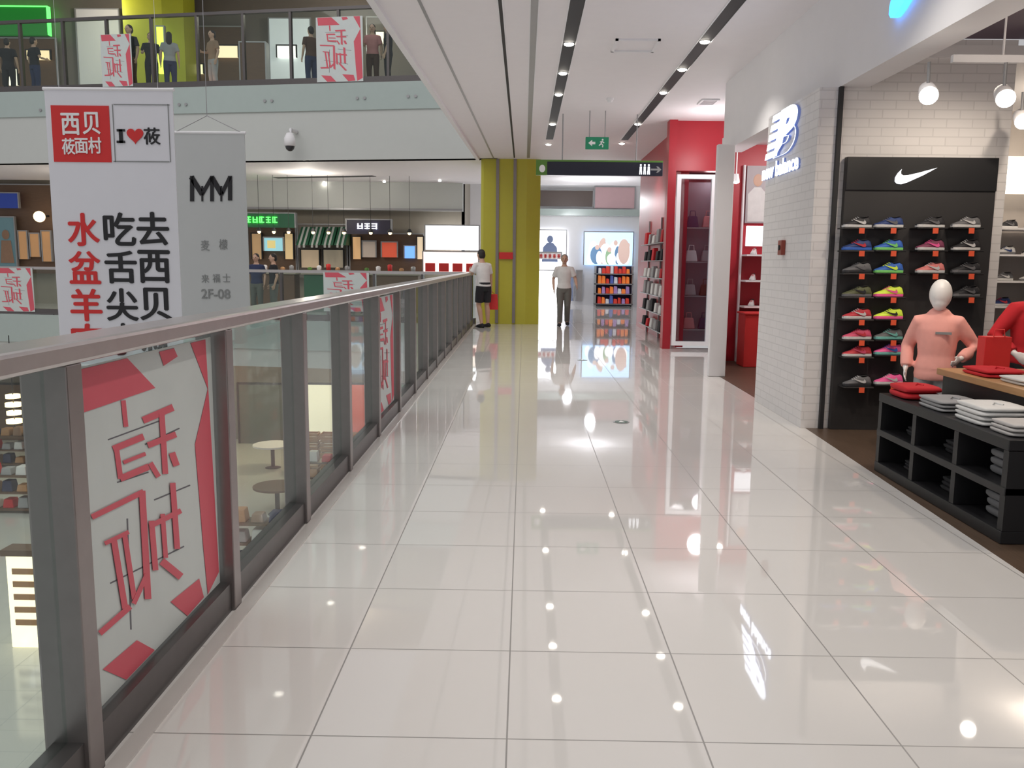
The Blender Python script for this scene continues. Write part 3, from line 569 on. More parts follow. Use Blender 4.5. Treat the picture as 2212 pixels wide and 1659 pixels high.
for ci,(cx,lst) in enumerate(cols):
    for ri,cc in enumerate(lst):
        u,s,a=cc.split(); p=at_y(cx,ROWY[ri]+(-4 if ci==1 and ri>5 else 0),YN-.09)
        m=MB(); m.box(p.x-.13,p.x+.13,YN-.15,YN,p.z-.012,p.z); lg=m.obj('ledge',m_black if ci else m_bpanel,sw,bevel=.003)
        m=MB(); m.box(p.x+.0,p.x+.045,YN-.158,YN-.15,p.z-.05,p.z-.004); m.obj('price_tag',tagm,lg)
        t=make_shoe(SC[u],SC[s],SC[a],f"{words.get(u,u)} shoe with {words.get(s,s)} sole, {ORD[ri]} row, {ORD[ci]} column on the black wall",'shoes on the black display wall')
        t.location=(p.x,YN-.085,p.z+.001); t.rotation_euler=(0,0,math.radians(random.uniform(4,10)))
# low black shelf unit at the shop front
UX,UXB,UY0,UY1,UZ=2.52,2.88,4.38,6.02,.56
t=thing('display_shelf','low black shelf unit with cubbyholes at the shop front','shelf unit',((UX+UXB)/2,5.2,0))
for z0,z1,nm in ((UZ-.06,UZ,'top'),(.26,.305,'shelf'),(.0,.07,'base')):
    m=MB(); m.box(UX,UXB,UY0,UY1,z0+.002,z1); m.obj(nm,m_black,t,bevel=.004)
for y in (UY0,UY0+.52,UY0+1.06,UY1-.05):
    m=MB(); m.box(UX+.005,UXB,y,y+.05,.072,UZ-.06); m.obj('divider',m_black,t)
m=MB(); m.box(UXB-.02,UXB,UY0,UY1,.072,UZ-.06); m.obj('back_panel',m_black,t)
t=thing('display_table','taller display table with an oak top behind the low black shelf','table',(3.35,5.1,0))
m=MB(); m.box(2.9,3.85,4.3,6.0,.70,.745); m.obj('top',m_oak,t,bevel=.004)
m=MB(); m.box(2.93,3.82,4.34,5.96,.002,.70); m.obj('cabinet',m_black,t)
def folded(label,x,y,z,wx,wy,h,mt,group,nl=3,rz=0,rough=0):
    t=thing('folded_garment',label,'clothing',(x,y,z),rz,group)
    m=MB()
    for i in range(nl):
        hz=h/nl; zc=hz*(i+.5)+.001; jx=random.uniform(-.008,.008); R=[]
        for q,sx in ((-1,.75),(-.93,.97),(-.5,1),(0,1.01),(.5,1),(.93,.97),(1,.7)):
            R.append((V((q*wx/2+jx,random.uniform(-.004,.004),zc)),V((0,wy/2*sx,0)),V((0,0,hz*.52*(1 if abs(q)<.9 else .75)))))
        rings=[]
        for c,a,b in R:
            rr=[]
            for k in range(16):
                an=2*PI*k/16; ca,sa=math.cos(an),math.sin(an); rr.append(m.bm.verts.new(c+a*math.copysign(abs(ca)**.45,ca)+b*math.copysign(abs(sa)**.6,sa)))
            rings.append(rr)
        for a,b in zip(rings,rings[1:]):
            for k in range(16): m.face([a[k],a[(k+1)%16],b[(k+1)%16],b[k]])
        m.face(rings[0][::-1]); m.face(rings[-1])
    m.obj('fabric',mt,t,smooth=True,local=True)
    m=MB(); m.tube([(-wx*.1,-wy*.2,h),(0,-wy*.06,h+.006),(wx*.1,-wy*.2,h)],.008,6); m.obj('neckline',mt,t,local=True)
    return t
g='garments on the low black shelf unit'
folded('crumpled red garment on the far end of the low black shelf',2.68,5.82,UZ,.24,.30,.09,c_red,g,2)
folded('grey folded shirt pile next to the red garment on the low shelf',2.69,5.36,UZ,.26,.34,.07,c_lgrey,g,3)
folded('white folded shirt pile on the near end of the low black shelf',2.70,4.90,UZ,.27,.34,.11,c_white,g,4)
folded('pale folded shirt pile beside the white pile on the near shelf end',2.70,4.56,UZ,.26,.24,.07,cloth('pale_cloth',(.55,.53,.52)),g,3)
cdark=cloth('charcoal_cloth',(.03,.03,.033)); cmid=cloth('mid_grey_cloth',(.22,.22,.23))
for k,(y,z,l,mt,h) in enumerate(((5.71,.307,'upper far',cdark,.06),(5.18,.307,'upper middle',cdark,.08),(4.66,.307,'upper near',cmid,.14),(5.71,.072,'lower far',cdark,.06),(5.18,.072,'lower middle',cdark,.08),(4.66,.072,'lower near',cmid,.14))):
    folded(f'folded garment pile in the {l} cubbyhole of the black shelf',2.72,y,z,.18,.2,h,mt,'garments in the cubbyholes',3)
g='garments on the oak topped table'
folded('red folded shirts at the far corner of the oak topped table',3.08,5.60,.745,.26,.34,.05,c_red,g,2)
folded('white and pale folded shirt in the middle of the oak topped table',3.1,5.2,.745,.26,.3,.04,c_white,g,2)
folded('red folded shirt at the near side of the oak topped table',3.1,4.82,.745,.26,.3,.05,c_red,g,2)
bx,by=3.22,5.88; t=thing('paper_bag','bright red paper bag standing on the oak topped table','bag',(bx,by,.745))
m=MB(); m.box(bx-.09,bx+.09,by-.05,by+.05,.746,.98); m.obj('body',m_red2,t,bevel=.004)
m=MB(); m.tube([(bx-.04,by-.052,.97),(bx-.03,by-.052,1.03),(bx+.03,by-.052,1.03),(bx+.04,by-.052,.97)],.004,6); m.obj('handle',m_red2,t)
# mannequins
person('child mannequin with a white faceless head wearing a peach hooded top',(3.09,6.42,0),math.radians(150),1.29,dict(eR=(.27,-.10,1.12),wR=(.26,.06,.90),eL=(-.33,-.10,1.13),wL=(-.22,.17,1.03)),skin=m_man,shirt=m_peach,pants=c_lgrey,shoe=c_white,hair=None,sleeve='long',face=False,name='mannequin',cat='mannequin',headk=1.36,hood=True,bulk=.014)
person('mannequin in a red jacket at the right edge beside the table',(3.72,6.32,0),math.radians(190),1.42,dict(eR=(.31,-.06,1.14),wR=(.27,.16,1.0),eL=(-.30,-.10,1.10),wL=(-.24,.10,.94)),skin=m_man,shirt=c_red,pants=c_black,shoe=c_white,hair=None,sleeve='long',face=False,name='mannequin',cat='mannequin',headk=1.12,bulk=.01)
# white shelving at the back of the shop
YS_=9.85; t=thing('wall_shelving','white shoe shelving with a lit panel at the back of the sports shop','shelving',(5.2,YS_,0))
xa=at_y(2130,500,YS_).x; xb=xa+1.3
for x in (xa,xa+.62,xb):
    m=MB(); m.box(x,x+.03,YS_-.2,YS_+.2,0.002,2.75); m.obj('upright',m_white,t)
shz=[at_y(2170,y,YS_).z for y in (660,606,550,494)]
for z in shz:
    m=MB(); m.box(xa+.03,xb,YS_-.25,YS_+.2,z-.02,z); m.obj('shelf',m_white,t)
z0,z1=at_y(2170,420,YS_).z,at_y(2170,340,YS_).z; m=MB(); m.box(xa+.05,xb-.02,YS_-.1,YS_-.06,z0,z1); m.obj('light_panel',em('warm_panel',(1,.9,.75),1.6),t)
for ri,z in enumerate(shz):
    for j in range(3):
        c=[('navy','white','red'),('gray','white','white'),('white','gray','navy'),('black','white','gray')][(ri+j)%4]
        q=make_shoe(*[SC[i] for i in c],f"{'grey' if c[0]=='gray' else c[0]} shoe, {ORD[j]} from the left on the {ORD[3-ri]} white back shelf from the top",'shoes on the white back shelving')
        q.location=(xa+.19+.31*j,YS_-.06,z+.001); q.rotation_euler=(0,0,.2)
# spotlights in the shop
def spotlight(p,label,zt):
    p=V(p); aim=V((-.32,-.9,-.42)).normalized(); t=thing('spotlight',label,'spotlight',p,0,'shop ceiling spotlights')
    m=MB(); m.tube([p-aim*.15,p-aim*.12,p+aim*.06],[.04,.055,.065],16); cn=m.obj('can',m_white,t,smooth=True)
    m=MB(); m.disc(p+aim*.06,aim,.06,.01,18); m.obj('lens',e_lamp,cn)
    m=MB(); m.tube([p-aim*.05+UP*.03,V((p.x,p.y+.02,zt))],.012,8); m.obj('bracket',m_grey,t)
TZ=2.85
sp=[(2005,202,6.2),(2170,208,6.2),(2208,258,7.2)]
for i,(x,y,Y) in enumerate(sp):
    spotlight(at_y(x,y,Y),['bright white spotlight above the swoosh display wall','white spotlight right of the brightest shop spotlight','white spotlight deeper in the shop at the right edge'][i],TZ)
for i,y in enumerate((6.24,7.24)):
    m=MB(); m.box(2.95 if i==0 else 4.2,6.5,y-.02,y+.02,TZ,TZ+.05); 
    for x in ((3.3,4.8,6.2) if i==0 else (4.6,6.2)): m.tube([(x,y,TZ+.05),(x,y,3.352)],.008,6)
    m.obj('lighting_track',m_white,label=['white lighting track above the mannequins','white lighting track deeper in the shop'][i],cat='lighting track')
m=MB(); m.tube([(3.0,4.9,3.2),(6.0,5.2,3.2)],.1,14)
for x in (3.4,5.6): m.tube([(x,4.9+(x-3)*.1,3.25),(x,4.9+(x-3)*.1,3.349)],.01,6)
m.obj('duct',mat('duct_grey',(.32,.28,.33),.4,metal=.3),label='round grey air duct under the dark shop ceiling',cat='duct')
for p,q,e in (((3.3,6.3,3.1),(3.35,7.6,1.5),42),((3.95,6.3,3.1),(3.95,7.6,1.4),36),((2.95,5.4,3.05),(3.12,6.4,.9),75),((3.6,4.8,3.0),(2.6,3.2,0),50)):
    a=(V(q)-V(p)).normalized(); light('SPOT',p,e,(1,.86,.7),.06,rot=a.to_track_quat('-Z','Y').to_euler(),spot_size=1.7 if e!=75 else 1.0,spot_blend=.8)
# lit letters on the brick pillar
NX=2.5; t=thing('shop_sign','glowing white emblem and name on the white brick pillar','sign',(NX,8.4,2.2))
ya,yb=at_x(1662,290,NX).y,at_x(1728,290,NX).y; zt,zb=at_x(1697,237,NX).z,at_x(1697,335,NX).z
RY=V((0,-1,0)); w=ya-yb; zc=(zt+zb)/2; h=zt-zb
side=mat('letter_side',(.16,.22,.5),.4,emit=.35)
ls=text('emblem_letter','B',side,(NX-.014,yb+w*.36,zc),RY,UP,w*.70,h*.98,t,.026,.05,.25)
text('letter_face','B',e_nb,(NX-.031,yb+w*.36,zc),RY,UP,w*.70,h*.98,ls,.006,.05,.25)
def bars(x0,dx,g,nm,mt,par):
    m=MB()
    for i in range(5):
        z=zb+h*(.04+.2*i)-g; y0=ya-w*(.0+.05*i)+g; e=.13*h+2*g; m.prism([(x0,y0,z),(x0,y0-w*.40-2*g,z),(x0,y0-w*.42-2*g,z+e),(x0,y0-w*.03,z+e)],(dx,0,0))
    return m.obj(nm,mt,par)
bs=bars(NX-.001,-.026,0,'emblem_stripes',side,t); bars(NX-.028,-.006,0,'stripe_faces',e_nb,bs)
zt2,zb2=at_x(1690,342,NX).z,at_x(1690,380,NX).z; ya2,yb2=at_x(1652,362,NX).y,at_x(1729,358,NX).y
ls=text('name','new balance',side,(NX-.010,(ya2+yb2)/2,(zt2+zb2)/2),RY,UP,ya2-yb2,(zt2-zb2)*.88,t,.018,.02)
text('name_face','new balance',e_nb,(NX-.022,(ya2+yb2)/2,(zt2+zb2)/2),RY,UP,ya2-yb2,(zt2-zb2)*.88,ls,.006,.02)
p=at_x(1692,535,2.497); t=thing('alarm_box','small dark red alarm box on the white brick pillar','alarm',p)
m=MB(); m.box(2.46,2.5,p.y-.06,p.y+.06,p.z-.07,p.z+.07); m.obj('case',mat('alarm_red',(.28,.05,.03),.4),t,bevel=.006); m=MB(); m.disc((2.461,p.y,p.z),(-1,0,0),.025,.01); m.obj('button',m_dark,t)
# blue sign on the bulkhead
p=at_x(1934,44,BX-.005); t=thing('lit_sign','blue glowing swoosh sign high on the white shop bulkhead','sign',p)
swoosh((BX-.005,p.y,p.z),RY,.6,e_blue,t,.05)
# shop with red back wall
YR=12.95
X0,X1,Z0,Z1=pr(1612,358,1660,482,YR); t=thing('wall_picture','framed picture of a person in white on the red shop wall','picture',((X0+X1)/2,YR,Z0))
m=MB(); m.box(X0,X1,YR,YR+.04,Z0,Z1); bk=m.obj('backing',mat('picture_ground',(.42,.38,.40),.5),t)
xc=(X0+X1)/2; m=MB(); m.ell((xc,YR-.002,Z0+.62),.07,.004,.09); m.obj('printed_head',m_skin,bk); m=MB(); m.loft([(V((xc,YR-.003,Z0+.02)),V((.13,0,0)),V((0,.003,0))),(V((xc,YR-.003,Z0+.42)),V((.14,0,0)),V((0,.003,0))),(V((xc,YR-.003,Z0+.52)),V((.05,0,0)),V((0,.003,0)))],12); m.obj('printed_shirt',c_white,bk)
X0,X1,Z0,Z1=pr(1612,488,1655,532,YR); m=MB(); m.box(X0,X1,YR,YR+.04,Z0,Z1); m.obj('notice_board',e_white2,bevel=.006,label='white board below the picture on the red shop wall',cat='board')
t=thing('wall_shelving','white shelves with shoes on the red shop wall','shelving',(3.5,YR,0)); xa=at_y(1600,600,YR).x
for y in (550,605,660):
    z=at_y(1630,y,YR).z; m=MB(); m.box(xa,xa+1.2,YR-.3,YR+.04,z-.025,z); m.obj('shelf',m_white,t)
for x in (xa-.03,xa+.6,xa+1.2):
    m=MB(); m.box(x,x+.025,YR-.03,YR+.04,.002,2.9); m.obj('upright',m_white,t)
for ri,y in enumerate((550,605,660)):
    z=at_y(1630,y,YR).z
    for j in range(3):
        q=make_shoe(SC['white'],SC['white'],SC[('red','gray','pink')[j]],f"white shoe with {('red','grey','pink')[j]} laces on the {('top','middle','bottom')[ri]} white shelf of the red wall",'shoes on the red wall'); q.location=(xa+.14+.24*j,YR-.15,z+.001); q.rotation_euler=(0,0,1.2)
X0,X1,_,_=pr(1600,700,1640,770,12.4); m=MB(); m.box(X0,X1+.3,12.2,12.6,.002,.75); m.box(X0-.02,X1+.32,12.18,12.62,.75,.78); m.obj('display_plinth',m_red2,bevel=.01,label='red display plinth below the shelves on the red wall',cat='plinth')
p=at_y(1590,392,11.9); t=thing('spotlight','small bright lamp inside the opening beside the white column','spotlight',p); m=MB(); m.tube([p+UP*.1,p],[.03,.05],12); m.obj('can',m_white,t); m=MB(); m.ell(p,.045,.045,.03); m.obj('lens',e_lamp,t); m=MB(); m.tube([p+UP*.1,(p.x,p.y,3.2)],.008,6); m.obj('rod',m_white,t)
# red shop window
t=thing('shop_window','tall white framed display window of the red shop','window',(3,14.95,0))
a=at_y(1456,560,14.8).x+.005; b=at_y(1540,560,14.8).x; zt=at_y(1495,377,14.8).z; zb=.06
m=MB()
for q in ((a,a+.07,zb,zt),(b-.07,b,zb,zt),(a+.07,b-.07,zt-.07,zt),(a+.07,b-.07,zb,zb+.07)): m.box(q[0],q[1],14.79,14.88,q[2],q[3])
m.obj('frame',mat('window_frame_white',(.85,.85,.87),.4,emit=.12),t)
m=MB(); m.box(a+.07,b-.07,14.83,14.84,zb+.07,zt-.07); m.obj('pane',m_glass2,t)
bagc=[c_pink,c_navy,c_lgrey,c_brown,c_white,c_lgrey,c_navy,c_pink]; nmc=['pink','navy','grey','brown','white','light grey','dark blue','rose']
for i in range(8):
    rr,cc=i//2,i%2; x=2.98+.28*cc; z=.3+.6*rr; t=thing('handbag',f'{nmc[i]} handbag in the white framed window of the red shop','bag',(x,15.5,z),0,'bags in the red shop window')
    m=MB(); m.hexa([(x-.11,15.45,z),(x+.11,15.45,z),(x+.11,15.57,z),(x-.11,15.57,z),(x-.08,15.48,z+.2),(x+.08,15.48,z+.2),(x+.08,15.54,z+.2),(x-.08,15.54,z+.2)]); m.obj('body',bagc[i],t,bevel=.02,bseg=3)
    m=MB(); m.tube([(x-.05,15.51,z+.19),(x-.04,15.51,z+.29),(x+.04,15.51,z+.29),(x+.05,15.51,z+.19)],.008,6); m.obj('handle',bagc[i],t)
t=thing('window_shelving','shelves holding handbags in the red shop window','shelving',(3.2,15.5,0))
for rr in range(4):
    m=MB(); m.box(2.83,3.7,15.4,15.62,.3+.6*rr-.02,.3+.6*rr-.001); m.obj('shelf',m_grey,t)
for x in (2.83,3.68):
    m=MB(); m.box(x,x+.02,15.62,15.65,.002,2.6); m.obj('upright',m_grey,t)
m=MB(); m.box(2.83,3.72,15.66,15.7,.01,2.9); m.obj('back_panel',mat('window_back',(.20,.18,.21),.5),t)
# wall rack of packages on red wall side
t=thing('wall_rack','grey wire rack of packaged goods along the red shop front','rack',(2.6,17,0))
for k in range(6):
    z=.2+.33*k; m=MB(); m.box(2.50,2.68,15.35,18.6,z-.014,z); m.obj('shelf',m_grey,t)
for y in (15.35,16.95,18.58):
    m=MB(); m.box(2.65,2.68,y,y+.03,.002,2.35); m.obj('upright',m_grey,t)
pkc=[c_white,c_white,c_lgrey,c_black,c_black,c_red]
pkn=['white','white','light grey','black','black','red']
for k in range(6):
    for j in range(6):
        i=random.randrange(6); y=15.5+.52*j; h=random.uniform(.15,.26); m=MB(); z=.2+.33*k+.001; w=random.uniform(.1,.16)
        m.hexa([(2.51,y-w,z),(2.63,y-w,z),(2.63,y+w,z),(2.51,y+w,z),(2.53,y-w*.9,z+h),(2.61,y-w*.9,z+h),(2.61,y+w*.9,z+h),(2.53,y+w*.9,z+h)])
        m.obj('goods_package',pkc[i],bevel=.012,label=f'{pkn[i]} package, {ORD[j]} along the {ORD[k]} shelf up on the red shop rack',cat='package',group='packages on the red shop rack')
# ---------------------------------------------------------------- far shop behind the walking man
YF=30.2
def panel(name,px,Y,mt,label,cat,th=.08,frame=m_grey,parts=None,group=None):
    X0,X1,Z0,Z1=pr(*px,Y); Z0=max(Z0,.002) if Z0>-.3 and Z0<.05 else Z0
    t=thing(name,label,cat,((X0+X1)/2,Y,Z0),0,group); m=MB(); m.box(X0,X1,Y-th,Y,Z0,Z1); m.obj('panel',mt,t)
    fw=.035; m=MB()
    for q in ((X0-fw,X0,Z0,Z1),(X1,X1+fw,Z0,Z1),(X0-fw,X1+fw,Z1,Z1+fw)): m.box(q[0],q[1],Y-th-.02,Y,q[2],q[3])
    m.obj('frame',frame,t); return t,X0,X1,Z0,Z1
t,X0,X1,Z0,Z1=panel('light_box',(1160,498,1222,572),YF,e_white,'white lit shop panel with a blue grey figure right of the olive pillar','light box')
x=X0+(X1-X0)*.45; m=MB(); m.ell((x,YF-.09,Z1-.3),.11,.01,.13); m.loft([(V((x,YF-.09,Z0+.1)),V((.28,0,0)),V((0,.01,0))),(V((x,YF-.09,Z0+.6)),V((.24,0,0)),V((0,.01,0))),(V((x,YF-.09,Z1-.42)),V((.1,0,0)),V((0,.01,0)))],12); m.obj('printed_figure',mat('print_slate',(.10,.13,.22),.5,emit=.6),t)
t,X0,X1,Z0,Z1=panel('light_box',(1262,502,1366,573),YF,em('photo_glow',(.45,.68,.95),1.3),'large lit picture of people at the far end of the walkway','light box')
pw=[em('print_white',(.95,.96,1),1.1),em('print_blue',(.16,.3,.5),.5),em('print_skin',(.7,.52,.46),.6),em('print_green',(.35,.55,.35),.5),em('print_sky',(.65,.82,1),1.1)]
for i in range(13):
    x=X0+(X1-X0)*(.12+.0635*i); hh=(Z1-Z0)*(.34+.5*((i*5)%7)/7); yy=YF-.088-.004*(i%4); ci=(0,4,1,0,2,0,3,0,4,1,0,2,0)[i]
    m=MB(); m.ell((x,yy,Z0+hh*.55),.11+.05*(i%3),.003,hh*.5); m.obj('printed_shape',pw[ci],t)
    if i%2==0: m=MB(); m.ell((x+.03,yy-.003,Z0+hh*.98),.075,.003,.09); m.obj('printed_head',pw[2],t)
panel('light_box',(1160,585,1204,660),YF-.4,em('counter_glow',(.95,.97,1),4.5),'white lit counter front at the far end of the walkway','counter')
X0,X1,Z0,Z1=pr(1284,578,1366,655,YF-.5); t=thing('goods_shelving','far shelving filled with orange and blue goods','shelving',((X0+X1)/2,YF-.5,0)); Z0=.1
for k in range(4):
    z=Z0+k*(Z1-Z0)/3.6; m=MB(); m.box(X0,X1,YF-.75,YF-.3,z-.03,z); m.obj('shelf',m_grey,t)
for x in (X0,X1-.04): m=MB(); m.box(x,x+.04,YF-.75,YF-.3,.002,Z1+.05); m.obj('upright',m_grey,t)
m=MB(); m.box(X0,X1,YF-.3,YF-.27,.01,Z1+.05); m.obj('back_panel',c_navy,t)
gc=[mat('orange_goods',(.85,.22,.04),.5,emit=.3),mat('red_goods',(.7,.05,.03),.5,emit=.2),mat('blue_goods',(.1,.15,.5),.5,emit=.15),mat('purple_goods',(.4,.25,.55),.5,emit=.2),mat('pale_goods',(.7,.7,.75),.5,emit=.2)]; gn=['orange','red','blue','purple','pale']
for k in range(4):
    for j in range(8):
        i=random.choice((0,0,0,1,1,2,3,4)); x=X0+.1+(X1-X0-.2)*(j+.5)/8; z=Z0+k*(Z1-Z0)/3.6+.002; hh=random.uniform(.16,.29); ww=random.uniform(.05,.065); m=MB()
        m.hexa([(x-ww,YF-.65,z),(x+ww,YF-.65,z),(x+ww,YF-.45,z),(x-ww,YF-.45,z),(x-ww*.85,YF-.62,z+hh),(x+ww*.85,YF-.62,z+hh*.93),(x+ww*.85,YF-.48,z+hh*.93),(x-ww*.85,YF-.48,z+hh)])
        m.obj('goods_item',gc[i],bevel=.015,label=f'{gn[i]} goods, {ORD[j]} from the left on the {ORD[k]} shelf up at the far end',cat='goods',group='goods on the far orange shelving')
t,X0,X1,Z0,Z1=panel('notice_banner',(1164,546,1212,560),YF-.42,m_inkw,'small white notice with red lettering near the walking person','notice',.03)
for i in range(5):
    x=X0+(X1-X0)*(i+.5)/5; m=MB(); h=(Z1-Z0)*.3; z=(Z0+Z1)/2
    for q in ((-.05,.05,h*.8,h),(-.05,.05,-.02,.02),(-.05,.05,-h,-h*.8),(-.012,.012,-h,h)): m.box(x+q[0],x+q[1],YF-.47,YF-.455,z+q[2],z+q[3])
    m.obj('lettering',m_inkr,t)
mb=MB(); X0,X1,Z0,Z1=pr(1165,452,1375,466,29.9); mb.box(X0-.5,X1+.5,29.8,30.25,Z0,Z1); struct('trim_8',mb,m_teal)
panel('lit_picture',(1165,412,1280,446),YF,mat('dim_display',(.12,.09,.08),.5),'dim display behind the distant upper railing above the navy sign','display')
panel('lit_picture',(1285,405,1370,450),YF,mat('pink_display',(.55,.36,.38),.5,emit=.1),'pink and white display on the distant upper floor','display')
for i,(x0,x1) in enumerate(((1227,1238),(1245,1256))):
    panel('stock_panel',(x0,585,x1,650),YF,[cloth('stock_blue',(.2,.24,.36)),cloth('stock_grey',(.3,.28,.28))][i],['blue grey stock panel left of the orange shelving','grey stock panel beside the orange shelving'][i],'panel')
# ---------------------------------------------------------------- shops across the void, same level
YK=27.3
def glyphs(t,X0,X1,Z0,Z1,Y,mt,k):
    for i in range(k):
        x=X0+(X1-X0)*(i+.5)/k; w=(X1-X0)/k*.36; h=(Z1-Z0)/2; z=(Z0+Z1)/2; m=MB()
        for q in random.sample([(-1,1,.7,1),(-1,1,-.15,.15),(-1,1,-1,-.7),(-1,-.6,-1,1),(.6,1,-1,1),(-.2,.2,-1,1)],4): m.box(x+q[0]*w,x+q[1]*w,Y-.02,Y,z+q[2]*h,z+q[3]*h)
        m.obj('lettering',mt,t)
panel('storefront',(-30,400,118,590),YK,m_brown,'dark brown storefront at the left edge across the void','storefront')
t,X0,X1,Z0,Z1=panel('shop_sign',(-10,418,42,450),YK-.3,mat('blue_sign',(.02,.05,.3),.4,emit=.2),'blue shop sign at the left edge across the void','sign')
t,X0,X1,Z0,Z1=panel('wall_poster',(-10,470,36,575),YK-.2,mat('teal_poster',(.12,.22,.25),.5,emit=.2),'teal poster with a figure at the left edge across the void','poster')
m=MB(); m.loft([(V((X0+.4,YK-.3,Z0+.1)),V((.22,0,0)),V((0,.01,0))),(V((X0+.4,YK-.3,Z0+.8)),V((.15,0,0)),V((0,.01,0)))],10); m.ell((X0+.4,YK-.3,Z0+.98),.12,.01,.15); m.obj('printed_figure',c_tan,t)
p=at_y(85,468,YK-.6); t=thing('wall_lamp','warm round lamp on the brown storefront','lamp',p); m=MB(); m.ell(p,.17,.17,.17); m.obj('globe',e_warm,t,smooth=True); m=MB(); m.tube([p,(p.x,YK-.05,p.z+.05)],.03,8); m.obj('arm',m_dark,t)
for i,(x0,x1,y0,y1) in enumerate(((45,62,500,560),(69,88,505,555),(95,113,500,565))):
    panel('window_display',(x0,y0,x1,y1),YK-.15,em(f'amber_glow_{i}',(.6,.33,.15),.2),f'dim amber display window on the brown storefront, {ORD[i]} from the left','window')
t,X0,X1,Z0,Z1=panel('shop_sign',(528,462,640,492),YK-.8,m_dgreen,'dark green fascia with glowing green sign across the void','sign',.2)
glyphs(t,X0+.1,X0+1.1,Z0+.14,Z1-.1,YK-1.02,e_green,5)
panel('storefront',(540,492,640,600),YK,m_brown,'brown storefront below the green fascia','storefront')
t,X0,X1,Z0,Z1=panel('menu_screen',(572,514,612,542),YK-.3,em('menu_glow',(.25,.5,.55),.9),'lit menu screen below the green fascia','screen',.06)
m=MB(); m.box(X0+.1,X0+.35,YK-.37,YK-.36,Z0+.08,Z1-.08); m.obj('screen_picture',em('menu_yellow',(.6,.5,.2),.8),t)
panel('storefront',(646,486,750,600),YK,m_taupe,'taupe storefront under the green awnings','storefront')
for i in range(4):
    X0,X1,Z0,Z1=pr(648+27*i,490,672+27*i,530,YK-.4); t=thing('awning',f'dark green striped awning, {ORD[i]} from the left across the void','awning',((X0+X1)/2,YK-.4,Z0),0,'green awnings')
    m=MB(); m.hexa([(X0,YK-.9,Z0),(X1,YK-.9,Z0),(X1,YK-.1,Z0),(X0,YK-.1,Z0),(X0,YK-.2,Z1),(X1,YK-.2,Z1),(X1,YK-.1,Z1),(X0,YK-.1,Z1)]); cn=m.obj('canopy',m_dgreen,t)
    m=MB()
    for s in (.2,.6): m.hexa([(X0+(X1-X0)*s,YK-.91,Z0+.0),(X0+(X1-X0)*(s+.18),YK-.91,Z0),(X0+(X1-X0)*(s+.18),YK-.9,Z0-.08),(X0+(X1-X0)*s,YK-.9,Z0-.08),(X0+(X1-X0)*s,YK-.215,Z1+.01),(X0+(X1-X0)*(s+.18),YK-.215,Z1+.01),(X0+(X1-X0)*(s+.18),YK-.2,Z1-.02),(X0+(X1-X0)*s,YK-.2,Z1-.02)])
    m.obj('stripes',m_fascia,cn)
t,X0,X1,Z0,Z1=panel('shop_sign',(752,476,846,506),YK-.8,mat('plum_sign',(.03,.025,.05),.4),'dark plum fascia with white lettering across the void','sign',.2)
glyphs(t,X0+.3,X0+.95,Z0+.15,Z1-.1,YK-1.02,e_white,3)
panel('storefront',(758,506,915,600),YK,m_brown,'brown storefront below the plum fascia','storefront')
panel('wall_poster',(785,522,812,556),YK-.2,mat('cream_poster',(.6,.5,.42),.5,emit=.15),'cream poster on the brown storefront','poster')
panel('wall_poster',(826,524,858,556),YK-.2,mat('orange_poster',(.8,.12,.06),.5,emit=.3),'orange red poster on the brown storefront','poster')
panel('wall_screen',(875,532,897,558),YK-.2,e_blue2,'small blue screen on the brown storefront','screen')
for i,(x0,y0,x1,y1,c,e,l) in enumerate(((546,505,566,560,(.5,.32,.16),.35,'left of the menu screen'),(617,505,634,560,(.7,.5,.25),.5,'right of the menu screen'),(652,540,690,578,(.55,.42,.28),.35,'under the left awnings'),(700,540,742,578,(.35,.3,.22),.3,'under the right awnings'),(763,512,780,560,(.7,.42,.2),.5,'left of the cream poster'),(902,512,914,560,(.8,.65,.45),.6,'right of the blue screen'))):
    panel('window_display',(x0,y0,x1,y1),YK-.12,em(f'shop_glow_{i}',c,e),f'warm lit window display across the void, {l}','window',.06,m_dark)
panel('light_box',(920,488,1034,540),YK-.25,e_white,'bright white lit storefront just left of the olive pillar','light box')
t,X0,X1,Z0,Z1=panel('shop_counter',(918,545,1034,590),YK-.6,em('pinkish_glow',(1,.78,.72),1.3),'glowing counter below the bright white storefront','counter',.4)
for i in range(4):
    x=X0+(X1-X0)*(i+.5)/4; m=MB(); m.box(x-.15,x+.15,YK-1.03,YK-1.0,Z0+.05,Z0+.3); m.obj('red_front',m_red2,t)
